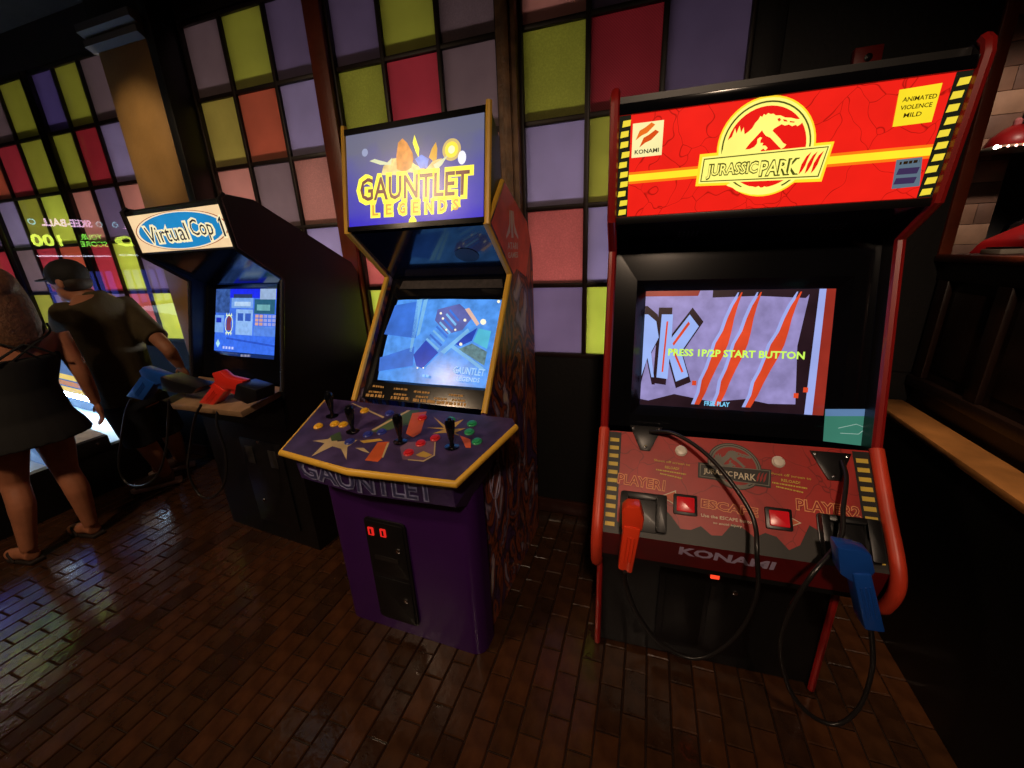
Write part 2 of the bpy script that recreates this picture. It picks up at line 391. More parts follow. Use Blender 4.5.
# ================================================================== printed crackle (dry earth) used on the dinosaur cabinet
def crackle(name, c, dark, e=0, scale=7):
    m = lit(name, c, e) if e else mat(name, c, .45, noise=.2)
    nt = m.node_tree; N = nt.nodes; L = nt.links; b = N['Principled BSDF']
    rp = next(n for n in N if n.type == 'VALTORGB'); tc = next(n for n in N if n.type == 'TEX_COORD')
    nz = N.new('ShaderNodeTexNoise'); nz.inputs['Scale'].default_value = 9; L.new(tc.outputs['Object'], nz.inputs['Vector'])
    ad = N.new('ShaderNodeMix'); ad.data_type = 'RGBA'; ad.inputs[0].default_value = .12; L.new(tc.outputs['Object'], ad.inputs[6]); L.new(nz.outputs['Color'], ad.inputs[7])
    vo = N.new('ShaderNodeTexVoronoi'); vo.feature = 'DISTANCE_TO_EDGE'; vo.inputs['Scale'].default_value = scale; L.new(ad.outputs[2], vo.inputs['Vector'])
    cr = N.new('ShaderNodeValToRGB'); cr.color_ramp.elements[0].position = .0; cr.color_ramp.elements[1].position = .016
    cr.color_ramp.elements[0].color = (dark, dark, dark, 1); L.new(vo.outputs['Distance'], cr.inputs[0])
    mx = N.new('ShaderNodeMix'); mx.data_type = 'RGBA'; mx.blend_type = 'MULTIPLY'; mx.inputs[0].default_value = 1
    L.new(rp.outputs[0], mx.inputs[6]); L.new(cr.outputs[0], mx.inputs[7])
    L.new(mx.outputs[2], b.inputs['Emission Color'] if e else b.inputs['Base Color'])
    return m
# ---- the dinosaur emblem, drawn once in its own unit space (circle radius 1)
DINO = [(165,475),(172,425),(186,380),(205,352),(222,338),(236,285),(248,318),(262,270),(276,312),(288,280),(300,322),(322,306),(342,285),(356,255),(372,236),(380,216),(392,222),(400,205),(412,212),(424,200),(440,206),(456,204),(472,214),(500,214),(530,226),(566,228),(600,236),(628,234),(638,246),(630,262),(612,276),(600,268),(580,276),(560,266),(536,272),(516,264),(496,276),(474,290),(468,302),(490,320),(520,346),(545,372),(566,382),(556,398),(540,408),(520,392),(490,366),(462,342),(432,330),(414,312),(404,298),(388,318),(366,346),(344,372),(330,392),(318,412),(345,410),(372,396),(386,376),(384,352),(398,338),(412,342),(404,356),(406,374),(424,372),(420,388),(440,388),(456,402),(444,418),(430,406),(416,416),(420,430),(400,426),(376,434),(350,448),(318,458),(300,470)]
def emblem(F, c, R, d, parent, mats, rot=0, sy=1.0, name='emblem', field=None, letter=None):
    """mats: halo, pale, line, red ; crop coordinates around (440,403), radius 262"""
    cr, sr = math.cos(rot), math.sin(rot)
    def T(p):
        x, y = (p[0]-440)/262*R, -(p[1]-403)/262*R*sy
        y += x*.0
        # undo the photograph's tilt of the sign
        y -= .105*x
        return (c[0]+x*cr-y*sr, c[1]+x*sr+y*cr)
    halo, pale, line, red = mats
    ban = [(48, 462), (828, 380), (806, 582), (40, 632)]
    def grow(q, g):
        cx = sum(p[0] for p in q)/4; cy = sum(p[1] for p in q)/4
        return [(p[0]+g*(1 if p[0] > cx else -1), p[1]+g*(1 if p[1] > cy else -1)) for p in q]
    root = MB().slab(F, [T((440+302*math.cos(2*PI*i/48), 403+302*math.sin(2*PI*i/48))) for i in range(48)], d, d+.0006).build(name, halo, parent)
    MB().slab(F, [T(p) for p in grow(ban, 18)], d+.0002, d+.0008).build('banner_glow', halo, root)
    circ = lambda r: [T((440+r*math.cos(2*PI*i/48), 403+r*math.sin(2*PI*i/48))) for i in range(48)]
    MB().flat(F, circ(291), d+.0012).build('pale_disc', pale, root)
    MB().flat(F, circ(274), d+.0016).build('ring_line', line, root)
    MB().flat(F, circ(264), d+.0020).build('pale_disc', pale, root)
    MB().flat(F, circ(245), d+.0024).build('red_disc', red, root)
    MB().flat(F, [T(p) for p in DINO], d+.0028).build('skeleton', pale, root)
    e = MB()
    e.flat(F, [T(p) for p in ((484,234),(498,228),(508,240),(496,250))], d+.0032).flat(F, [T(p) for p in ((518,236),(540,240),(548,250),(526,248))], d+.0032)
    e.flat(F, [T(p) for p in ((560,246),(590,250),(588,256),(562,254))], d+.0032)
    e.build('skull_gap', red, root)
    hills = [(240, 628)]+[(230+i*19, 652-14*abs(math.sin(i*1.3))-(0 if 3 < i < 16 else 12)) for i in range(20)]+[(625, 620), (580, 650), (500, 680), (400, 694), (300, 672)]
    MB().flat(F, [T(p) for p in hills], d+.0028).build('treeline', pale, root)
    MB().flat(F, [T(p) for p in ban], d+.0036).build('banner', pale, root)
    MB().flat(F, [T(p) for p in grow(ban, -10)], d+.0040).build('banner_line', line, root)
    MB().flat(F, [T(p) for p in grow(ban, -17)], d+.0044).build('banner_field', field or pale, root)
    ang = math.atan2(T((640, 515))[1]-T((100, 560))[1], T((640, 515))[0]-T((100, 560))[0])
    w1 = R*(410-85)/262; w2 = R*(668-430)/262
    for nm, s_, cx, ww_ in (('lettering', 'JURASSIC', (250, 543), w1), ('lettering', 'PARK', (549, 519), w2)):
        MB().text(F, s_, T(cx), ww_*1.02, R*.40*sy, d+.0048, bold=.07, rot=ang).build(nm+'_edge', line, root)
        MB().text(F, s_, T(cx), ww_, R*.33*sy, d+.0052, bold=.012, rot=ang).build(nm, letter or pale, root)
    cl = MB()
    for k in range(3):
        x = 672+k*36
        cl.flat(F, [T(p) for p in ((x, 560-k*4), (x+6, 500-k*4), (x+26, 450-k*4), (x+50, 424-k*4), (x+36, 470-k*4), (x+30, 505-k*4), (x+16, 540-k*4))], d+.0052)
    cl.build('claw_marks', red, root)
    return root

def bars(F, A, B, h, m_, d, parent, seed=1, name='small_print'):      # print too small to read
    rg = random.Random(seed); A = F.px(*A); B = F.px(*B); L_ = math.hypot(B[0]-A[0], B[1]-A[1]); ux, uy = (B[0]-A[0])/L_, (B[1]-A[1])/L_; k = MB(); t = 0
    while t < L_:
        w_ = min(L_-t, h*rg.uniform(.5, 1.6)); q = [(t, -h/2), (t+w_, -h/2), (t+w_, h/2), (t, h/2)]
        k.flat(F, [(A[0]+x*ux-y*uy, A[1]+x*uy+y*ux) for x, y in q], d); t += w_+h*rg.uniform(.2, .6)
    return k.build(name, m_, parent)
# ================================================================== dinosaur shooting cabinet
JW = .754
jp = thing('arcade_cabinet', 'tall red shooting cabinet with glowing dinosaur sign and two tethered guns', 'arcade machine', (-.12, 1.237, 0), math.radians(2.0))
JPROF = [(0, 0), (0, .545), (-.18, .57), (-.214, .70), (-.008, .945), (.12, 1.493), (.012, 1.575), (-.022, 1.85), (.01, 1.878), (.55, 1.878), (.74, 1.62), (.74, 0)]
red_mold = mat('red_molding', (150, 26, 24), .35, noise=.1, coat=.3)
red_rail = mat('orange_red_rail', (205, 62, 38), .4, noise=.15)
for x0 in (0, JW-.02):
    sp = MB().prism(JPROF, x0, x0+.02).build('side_panel', black, jp)
    xm = x0+.01
    path = [(xm, y-.003, z) for y, z in JPROF[4:8]]+[(xm, -.020, 1.868), (xm, -.005, 1.880)]
    MB().tube(path, .0125, 8).build('edge_molding', red_mold, jp, smooth=.7)
    MB().tube([(xm, -.003, .01), (xm, -.003, .54)], .011, 8).build('edge_molding', red_mold, jp, smooth=.7)
    MB().tube(spline([(xm, -.05, .552), (xm, -.17, .565), (xm, -.212, .605), (xm, -.218, .70), (xm, -.11, .828), (xm, -.010, .946)], 6), .017, 10).build('panel_rail', red_rail, jp, smooth=.7)
xi0, xi1 = .021, JW-.021
MB().box((xi0, .72, .02), (xi1, .74, 1.85)).build('back_panel', black, jp)
MB().box((xi0, .005, 1.852), (xi1, .55, 1.872)).build('top_panel', black, jp)
MB().box((xi0, .008, .02), (xi1, .03, .585)).build('front_panel', black, jp)
# marquee
Fm = Frame((xi0, .012+.0, 1.582), (1, 0, 0), (0, -.034, .275-.014), jp)
mh = .243; mw = xi1-xi0
Fm.n = -Fm.n if Fm.n.y > 0 else Fm.n
red_lit = crackle('marquee_red', (236, 32, 22), .4, 1.0, 15)
mq = MB().slab(Fm, [(0, .004), (mw, .004), (mw, mh), (0, mh)], -.012, 0).build('marquee', red_lit, jp)
MB().slab(Fm, [(0, mh+.001), (mw, mh+.001), (mw, mh+.026), (0, mh+.026)], -.012, .006).build('marquee_retainer', gloss_black, jp, bevel=.002)
MB().slab(Fm, [(0, -.016), (mw, -.016), (mw, .003), (0, .003)], -.012, .006).build('marquee_retainer', black, jp, bevel=.002)
beam_o = lit('beam_orange', (255, 120, 20), 1.0); beam_y = lit('beam_yellow', (255, 214, 40), 1.2)
yA = Fm.px(622, 178)[1]; yB = Fm.px(938, 152)[1]
yb = (Fm.px(650, 174)[1]+Fm.px(900, 157)[1])/2
MB().flat(Fm, [(.02, yb-.014), (mw-.02, yb-.014), (mw-.02, yb+.014), (.02, yb+.014)], .0006).build('beam_glow', beam_o, mq)
MB().flat(Fm, [(.02, yb-.008), (mw-.02, yb-.008), (mw-.02, yb+.008), (.02, yb+.008)], .0012).build('beam', beam_y, mq)
st_y = lit('stripe_yellow_lit', (238, 214, 60), 1.0); st_k = lit('stripe_black_lit', (34, 36, 26), .6)
for sx in (0, 1):
    MB().flat(Fm, [(0 if not sx else mw-.030, .004), (.030 if not sx else mw, .004), (.030 if not sx else mw, mh), (0 if not sx else mw-.030, mh)], .0014).build('hazard_strip', st_k, mq)
    n = 10
    for i in range(n):
        h0 = .008+i*(mh-.01)/n; x0 = (.006 if not sx else mw-.026)+.003*math.sin(i*2.3)
        MB().flat(Fm, [(x0, h0), (x0+.020, h0+.002), (x0+.021, h0+.015), (x0+.002, h0+.014)], .0018).build('hazard_stripe', st_y, mq)
pale_l = lit('pale_yellow_lit', (252, 240, 120), 1.1); line_l = lit('emblem_line_lit', (92, 96, 30), .7); halo_l = lit('emblem_halo_lit', (255, 206, 40), 1.2); redd_l = lit('emblem_red_lit', (232, 26, 20), 1.0)
cc = Fm.px(690+440/5.907, 80+403/5.907)
Rm = (Fm.px(690+702/5.907, 80+376/5.907)[0]-Fm.px(690+178/5.907, 80+430/5.907)[0])/2
emblem(Fm, cc, Rm*.97, .002, mq, (halo_l, pale_l, line_l, redd_l))
# maker's badge
q = Fm.quad((633, 124), (664, 120), (661, 155), (632, 158))
bx0, bx1 = min(p[0] for p in q), max(p[0] for p in q); by0, by1 = min(p[1] for p in q), max(p[1] for p in q)
cream_l = lit('cream_lit', (250, 238, 170), 1.0); or_l = lit('orange_lit', (232, 110, 30), 1.0); txt_l = lit('dark_lit', (60, 40, 14), .5)
bd = MB().flat(Fm, [(bx0, by0), (bx1, by0), (bx1, by1), (bx0, by1)], .002).build('maker_badge', cream_l, mq)
bw, bh = bx1-bx0, by1-by0
def ribbon(cx, cy, s_, d): return [(cx-.5*s_, cy-.35*s_), (cx-.2*s_, cy-.15*s_), (cx+.1*s_, cy-.05*s_), (cx+.5*s_, cy+.30*s_), (cx+.30*s_, cy+.42*s_), (cx-.02*s_, cy+.22*s_), (cx-.3*s_, cy+.10*s_)]
MB().flat(Fm, ribbon(bx0+bw*.42, by0+bh*.72, bw*.62, 0), .0025).build('mark', or_l, bd)
MB().flat(Fm, ribbon(bx0+bw*.56, by0+bh*.50, bw*.62, 0), .003).build('mark', lit('deep_orange_lit', (214, 76, 20), 1.0), bd)
MB().text(Fm, 'KONAMI', (bx0+bw*.5, by0+bh*.16), bw*.8, bh*.13, .003, bold=.02).build('lettering', txt_l, bd)
# rating sticker and a small reward sticker
q = Fm.quad((899, 90), (942, 83), (931, 122), (892, 127))
yel_l = lit('sticker_yellow', (250, 222, 40), 1.0)
sk = MB().flat(Fm, q, .002).build('rating_sticker', yel_l, mq)
cx = sum(p[0] for p in q)/4; cy = sum(p[1] for p in q)/4
for i, s_ in enumerate(('ANIMATED', 'VIOLENCE', 'MILD')):
    MB().text(Fm, s_, (cx+.002*(1-i), cy+.014-.015*i), (.060, .056, .032)[i], .0085, .0026, bold=.015).build('lettering', txt_l, sk)
q = Fm.quad((896, 160), (922, 157), (919, 186), (891, 189))
sk = MB().flat(Fm, q, .002).build('info_sticker', lit('grey_blue_lit', (96, 116, 132), .9), mq)
cx = sum(p[0] for p in q)/4; cy = sum(p[1] for p in q)/4
for i in range(2): MB().flat(Fm, [(cx-.021, cy-.022+i*.020), (cx+.018, cy-.022+i*.020), (cx+.020, cy-.009+i*.020), (cx-.019, cy-.009+i*.020)], .0026).build('print_block', lit('violet_dark_lit', (66, 50, 92), .8), sk)
bars(Fm, (899, 163.5), (919, 161), .006, txt_l, .0026, sk)
# hood under the sign, screen bezel
MB().hull([(xi0, .015, 1.572), (xi1, .015, 1.572), (xi1, .20, 1.50), (xi0, .20, 1.50)], [(xi0, .02, 1.580), (xi1, .02, 1.580), (xi1, .20, 1.508), (xi0, .20, 1.508)]).build('hood', gloss_black, jp)
hd = MB()
for k in range(2):
    for i in range(5):
        for j in range(3): hd.disc(Frame((.2+k*.36+i*.012, .095+j*.012, 1.5397-j*.00467), (1, 0, 0), (0, -.185, .072)), (0, 0), .003, .001, 8)
hd.build('speaker_holes', rubber, jp)
sy0, sz0, sy1, sz1 = .045, .935, .175, 1.50            # bezel plane, bottom and top
Fs = Frame((xi0, sy0, sz0), (1, 0, 0), (0, sy1-sy0, sz1-sz0), jp)
bh_ = math.hypot(sy1-sy0, sz1-sz0); sw = xi1-xi0
rec = -.035
Fscr = Frame(Fs.P(0, 0, rec), Fs.ex, Fs.ey, jp)
q = Fscr.quad((646, 291), (834, 289), (825, 416), (640, 404))
a0, a1 = (q[0][0]+q[3][0])/2, (q[1][0]+q[2][0])/2; b0, b1 = (q[2][1]+q[3][1])/2, (q[0][1]+q[1][1])/2
def bezel(F, w_, h_, a0, a1, b0, b1, rec, lip, m_, parent):
    o_ = [(0, 0), (w_, 0), (w_, h_), (0, h_)]; i_ = [(a0-lip, b0-lip), (a1+lip, b0-lip), (a1+lip, b1+lip), (a0-lip, b1+lip)]; s_ = [(a0, b0), (a1, b0), (a1, b1), (a0, b1)]
    k_ = MB(); P0 = [F.P(*p, 0) for p in o_]; P1 = [F.P(*p, -.002) for p in i_]; P2 = [F.P(*p, rec) for p in s_]
    k_.add(P0+P1+P2, [(j, (j+1) % 4, 4+(j+1) % 4, 4+j) for j in range(4)]+[(4+j, 4+(j+1) % 4, 8+(j+1) % 4, 8+j) for j in range(4)])
    return k_.build('screen_bezel', m_, parent)
bezel(Fs, sw, bh_, a0, a1, b0, b1, rec, .03, gloss_black, jp)
def scr(u, v): return (a0+(a1-a0)*u, b0+(b1-b0)*v)
violet = lit('screen_violet', (150, 140, 196), .9, .22, 22)
sn = MB().slab(Fscr, [scr(-.01, -.01), scr(1.01, -.01), scr(1.01, 1.01), scr(-.01, 1.01)], -.02, 0).build('screen', violet, jp)
def sp(name, pts, m_, d): return MB().flat(Fscr, [scr(*p) for p in pts], d).build(name, m_, sn)
s_dark = lit('screen_dark', (42, 24, 32), .8, .3); s_red = lit('screen_rust', (150, 46, 34), .9, .15); s_blue = lit('screen_pale_blue', (158, 172, 236), .95); s_claw = lit('screen_claw', (214, 70, 36), 1.0, .2); s_green = lit('screen_green', (196, 240, 90), 1.1); s_cyan = lit('screen_cyan', (120, 200, 240), 1.0)
sp('scenery', [(0, .955), (.30, .955), (.31, 1.0), (0, 1.0)], s_red, .001)
sp('scenery', [(.38, .94), (.62, .95), (.86, .93), (.90, 1.0), (.38, 1.0)], s_dark, .001)
sp('scenery', [(.86, 0), (.915, 0), (.925, 1.0), (.88, 1.0), (.84, .55)], s_dark, .0012)
sp('scenery', [(.905, 0), (.945, 0), (.955, 1.0), (.922, 1.0)], s_blue, .0014)
sp('scenery', [(.945, 0), (1, 0), (1, 1), (.955, 1)], s_red, .0014)
sp('scenery', [(0, 0), (.92, 0), (.90, .08), (.72, .07), (.6, .10), (.42, .06), (.2, .11), (.05, .04), (0, .05)], s_dark, .0010)
# the big letters, blue with a dark shadow
rj = [(0, .22), (.055, .22), (.055, .28), (0, .40)]
def big(pts, g, m_, d, nm): sp(nm, pts, m_, d)
Rp = [(-.005, .26), (.03, .42), (.06, .25), (.075, .25), (.05, .47), (.09, .60), (.07, .74), (.02, .80), (-.005, .80)]
Kp = [(.09, .25), (.155, .24), (.16, .42), (.205, .22), (.275, .27), (.225, .48), (.315, .70), (.26, .80), (.165, .60), (.165, .80), (.10, .80)]
def grow2(pts, g):
    cx = sum(p[0] for p in pts)/len(pts); cy = sum(p[1] for p in pts)/len(pts)
    return [(cx+(p[0]-cx)*g+(.0 if p[0] > 0 else 0), cy+(p[1]-cy)*g) for p in pts]
for L_, g in ((Rp, 1.25), (Kp, 1.2)):
    sp('letter_shadow', [(max(0.0, x), y) for x, y in grow2(L_, g)], s_dark, .0016)
for L_ in (Rp, Kp): sp('letter', [(max(0.0, x), y) for x, y in L_], lit('screen_letter', (150, 176, 240), 1.0), .0022)
sp('letter_line', [(.118, .30), (.128, .30), (.14, .74), (.13, .74)], s_claw, .0026); sp('letter_line', [(.17, .50), (.235, .30), (.245, .31), (.18, .51)], s_claw, .0026); sp('letter_line', [(.18, .53), (.265, .72), (.255, .74), (.172, .55)], s_claw, .0026)
for base, top, off in ((.33, .53, 0), (.44, .63, 0), (.61, .83, 0)):
    pts = []; n = 9
    for i in range(n+1):
        t = i/n; x = base+(top-base)*(t**.9); w_ = .030*math.sin(PI*min(1, .12+t*.83))+.006*math.sin(i*4)
        pts.append((x-w_, .03+.95*t))
    for i in range(n, -1, -1):
        t = i/n; x = base+(top-base)*(t**.9); w_ = .030*math.sin(PI*min(1, .12+t*.83))+.006*math.cos(i*5)
        pts.append((x+w_, .03+.95*t))
    sp('claw_slash_edge', [((p[0]-.018), p[1]) for p in pts], s_blue, .0018)
    sp('claw_slash', pts, s_claw, .0024)
MB().text(Fscr, 'PRESS 1P/2P START BUTTON', scr(.515, .475), (a1-a0)*.73, (b1-b0)*.062, .003, bold=.03).build('lettering', s_green, sn)
MB().text(Fscr, 'FREE PLAY', scr(.445, .045), (a1-a0)*.14, (b1-b0)*.04, .003, bold=.03).build('lettering', s_cyan, sn)
for p in ((.31, .215), (.90, .20), (.855, .15)): sp('spark', [(p[0]-.012, p[1]-.02), (p[0]+.012, p[1]-.02), (p[0]+.012, p[1]+.02), (p[0]-.012, p[1]+.02)], s_claw, .003)
q = Fs.quad((825, 411), (874, 411), (873, 447), (823, 441))
tc_ = MB().slab(Fs, q, .0005, .0015).build('reflection_patch', lit('teal_reflection', (74, 150, 128), .55), jp)  # teal reflection on the bezel, painted as a glowing patch
q = Fs.quad((825, 409), (874, 409), (874, 416), (825, 416)); MB().flat(Fs, q, .002).build('reflection_top', lit('reflection_blue', (110, 150, 200), .6), tc_)
q = [Fs.px(*p) for p in ((838, 428), (856, 424), (866, 428), (858, 434), (840, 433))]
MB().tube([Fs.P(*p, .0022) for p in q], .0008, 5).build('reflection_streak', lit('reflection_white', (190, 220, 210), .6), tc_)

# control panel
py0, pz0, py1, pz1 = -.214, .70, -.008, .938
Fp = Frame((xi0, py0, pz0), (1, 0, 0), (0, py1-py0, pz1-pz0), jp)
ph = math.hypot(py1-py0, pz1-pz0)
red_pan = crackle('panel_red', (172, 40, 34), .4, 0, 11)
MB().slab(Fp, [(0, 0), (sw, 0), (sw, ph), (0, ph)], -.03, 0).build('control_panel', red_pan, jp)
cp = [o for o in jp.children if o.name.startswith('control_panel')][0]
dk_print = mat('print_charcoal', (38, 36, 32), .5, noise=.25)
torn = [(0.0, .0), (sw, .0), (sw, .058)]+[(sw-.06-i*(sw-.12)/22, .050+.016*math.sin(i*1.9)+.012*math.sin(i*.8)+(.03 if i in (2, 3, 4, 18, 19, 20) else 0)) for i in range(23)]+[(0, .07)]
MB().flat(Fp, torn, .0006).build('torn_edge_print', dk_print, cp)
yp = mat('print_yellow', (214, 186, 70), .5); kp = mat('print_black', (24, 22, 20), .5)
for sx in (0, 1):
    x0 = .004 if not sx else sw-.044
    MB().flat(Fp, [(x0, .01), (x0+.04, .01), (x0+.04, ph-.004), (x0, ph-.004)], .0008).build('hazard_strip', kp, cp)
    for i in range(11):
        h0 = .02+i*(ph-.03)/11
        MB().flat(Fp, [(x0+.006, h0), (x0+.034, h0), (x0+.034, h0+.012), (x0+.006, h0+.012)], .0012).build('hazard_stripe', yp, cp)
peach = mat('print_peach', (236, 160, 104), .5); redp = mat('print_red', (160, 34, 30), .5); cream = mat('print_cream', (226, 214, 186), .5); grey = mat('print_grey', (120, 118, 108), .5)
def ptext(s_, pxa, pxb, h, m_, d=.0012, bold=.01, F=Fp, par=cp, outline=None):
    A = F.px(*pxa); B = F.px(*pxb); c = ((A[0]+B[0])/2, (A[1]+B[1])/2); w_ = math.hypot(B[0]-A[0], B[1]-A[1]); r_ = math.atan2(B[1]-A[1], B[0]-A[0])
    if outline:
        MB().text(F, s_, c, w_*1.01, h*1.1, d, bold=bold+.045, rot=r_).build('lettering_edge', m_, par)
        MB().text(F, s_, c, w_*.985, h*.92, d+.0005, bold=bold-.008, rot=r_).build('lettering', outline, par)
    else: MB().text(F, s_, c, w_, h, d, bold=bold, rot=r_).build('lettering', m_, par)
ptext('PLAYER1', (618, 478), (665, 486), .030, peach, outline=redp)
ptext('PLAYER2', (796, 504), (860, 513), .030, peach, outline=redp)
ptext('ESCAPE', (701, 503), (758, 513), .024, peach, outline=redp, bold=.02)
ptext('Use the ESCAPE buttons', (701, 515), (757, 523), .009, cream, bold=.015)
ptext('to avoid injury', (713, 523), (742, 527), .008, cream, bold=.015)
for (xa, ya), (xb, yb_) in (((654, 460), (690, 465)), ((770, 473), (811, 479))):
    ptext('Shoot off screen to', (xa, ya), (xb, yb_), .007, yp); ptext('RELOAD!', (xa+11, ya+7), (xb-11, yb_+4), .008, yp, bold=.02)
    bars(Fp, (xa+2, ya+9.5), (xb-4, yb_+9.5), .004, yp, .0012, cp, 3); bars(Fp, (xa+6, ya+13.5), (xb-8, yb_+13.5), .004, yp, .0012, cp, 4)
for p, s_ in (((668, 497), -1), ((792, 522), 1)):
    c = Fp.px(*p); MB().flat(Fp, [(c[0]-.022*s_, c[1]-.022), (c[0]-.022*s_, c[1]+.022), (c[0]+.022*s_, c[1])], .0012).build('arrow_edge', cream, cp)
    MB().flat(Fp, [(c[0]-.0195*s_, c[1]-.018), (c[0]-.0195*s_, c[1]+.018), (c[0]+.0175*s_, c[1])], .0018).build('arrow', mat('print_orange', (206, 92, 52), .5), cp)
emblem(Fp, Fp.px(734, 466), .062, .001, cp, (dk_print, grey, dk_print, redp), sy=.95, field=dk_print, letter=cream)
# buttons
wht = mat('white_button', (232, 222, 206), .35); redb = mat('red_button', (196, 22, 30), .25, emit=.25)
for p in ((681, 451), (778, 462)):
    c = Fp.px(*p); MB().lathe(Fp.P(*c, 0), Fp.n, [(.017, 0), (.017, .004), (.014, .006), (.013, .009), (.003, .0105)], 20).build('start_button', wht, jp, smooth=.6)
for p in ((685, 505), (778, 519)):
    c = Fp.px(*p)
    hb_ = MB().slab(Fp, rrect(c[0]-.032, c[1]-.029, c[0]+.032, c[1]+.029, .004), 0, .009).build('button_housing', dark_plastic, jp, bevel=.001)
    MB().slab(Fp, rrect(c[0]-.024, c[1]-.021, c[0]+.024, c[1]+.021, .003), .009, .014).build('escape_button', redb, hb_, bevel=.002)
# cable brackets: black plates tapering down
for p in ((645, 434), (830, 461)):
    c = Fp.px(*p); br = MB().slab(Fp, [(c[0]-.048, c[1]+.025), (c[0]-.012, c[1]-.055), (c[0]+.016, c[1]-.055), (c[0]+.052, c[1]+.025)], 0, .006).build('cable_bracket', dark_plastic, jp, bevel=.001)
    for q_ in ((-.036, .015), (.002, -.044), (.04, .015)): MB().lathe(Fp.P(c[0]+q_[0], c[1]+q_[1], .006), Fp.n, [(.005, 0), (.005, .002), (.002, .003)], 10).build('screw', chrome, br)
# holsters
for p, flip in (((643, 510), 1), ((847, 536), -1)):
    c = Fp.px(*p)
    ho = MB()
    ho.slab(Fp, rrect(c[0]-.066, c[1]-.062, c[0]+.066, c[1]+.050, .008), .0022, .006)
    ho.slab(Fp, rrect(c[0]-.064, c[1]-.058, c[0]-.046, c[1]+.046, .005), .006, .03).slab(Fp, rrect(c[0]+.036, c[1]-.058, c[0]+.064, c[1]+.046, .005), .006, .03)
    ho.slab(Fp, rrect(c[0]-.046, c[1]+.030, c[0]+.036, c[1]+.046, .005), .006, .03)
    ho.build('gun_holster', dark_plastic, jp, bevel=.003)
# fascia with the maker's name
Ff = Frame((xi0, -.188, .602), (1, 0, 0), (0, -.026, .098), jp); fh = math.hypot(.026, .098)
fa = MB().slab(Ff, [(0, 0), (sw, 0), (sw, fh), (0, fh)], -.02, 0).build('fascia', mat('fascia_red', (96, 14, 18), .4, noise=.15), jp)
ptext('KONAMI', (679, 550), (775, 566), .036, mat('print_lavender', (176, 160, 190), .45), F=Ff, par=fa, bold=.04)
MB().box((xi0, -.186, .585), (xi1, .03, .601)).build('underside', black, jp)
# coin door
cd = MB().box((.22, -.004, .08), (.53, .008, .56)).build('coin_door', dark_plastic, jp, bevel=.003)
MB().box((.24, -.008, .10), (.37, -.0041, .52)).build('coin_slot_plate', black, cd, bevel=.002); MB().box((.385, -.008, .10), (.515, -.0041, .52)).build('coin_slot_plate', black, cd, bevel=.002)
Fd = Frame((0, -.009, 0), (1, 0, 0), (0, 0, 1), jp); c = Fd.px(715, 575)
MB().box((c[0]-.014, -.014, c[1]-.014), (c[0]+.014, -.0081, c[1]+.014)).build('coin_reject_lamp', lit('coin_lamp_red', (255, 66, 36), 1.3), cd, bevel=.002)
c2 = Fd.px(735, 593); MB().lathe((c2[0], -.008, c2[1]), (0, -1, 0), [(.008, 0), (.008, .004), (.003, .005)], 12).build('lock', chrome, cd)
MB().box((c[0]-.004, -.0085, c[1]-.11), (c[0]+.006, -.0041, c[1]-.05)).build('coin_return', rubber, cd)
# ================================================================== fantasy adventure cabinet (purple)
GW = .613
ga = thing('arcade_cabinet', 'purple four-player cabinet with yellow trim and sloping blue screen', 'arcade machine', (-1.156, 1.066, 0), math.radians(-1.62))
purple = mat('purple_plastic', (56, 18, 84), .38, noise=.08, coat=.1)
yel = mat('yellow_trim', (228, 178, 62), .4, noise=.1)
# side artwork: swirling dark painting
def painting(name):
    m = mat(name, (60, 40, 60), .4, noise=.2); nt = m.node_tree; N = nt.nodes; L = nt.links; b = N['Principled BSDF']
    tc = N.new('ShaderNodeTexCoord'); mp = N.new('ShaderNodeMapping'); mp.inputs['Scale'].default_value = (1, 2.4, 1.2); L.new(tc.outputs['Object'], mp.inputs['Vector'])
    nz = N.new('ShaderNodeTexNoise'); nz.inputs['Scale'].default_value = 2.6; nz.inputs['Detail'].default_value = 6; nz.inputs['Distortion'].default_value = 2.2; L.new(mp.outputs[0], nz.inputs['Vector'])
    rp = N.new('ShaderNodeValToRGB'); els = rp.color_ramp.elements
    els[0].position = .30; els[0].color = (*lin((16, 10, 24)), 1); els[1].position = .74; els[1].color = (*lin((240, 214, 180)), 1)
    for p, c in ((.38, (92, 60, 110)), (.44, (34, 22, 34)), (.51, (176, 90, 50)), (.57, (60, 38, 66)), (.63, (176, 156, 184))):
        e = els.new(p); e.color = (*lin(c), 1)
    L.new(nz.outputs['Fac'], rp.inputs[0]); L.new(rp.outputs[0], b.inputs['Base Color'])
    return m
art = painting('side_painting')
GP = [(.06, 0), (.06, .80), (.14, .92), (.211, .945), (.542, 1.42), (.334, 1.602), (.50, 1.755), (.76, 1.63), (.83, 1.50), (.83, 0)]
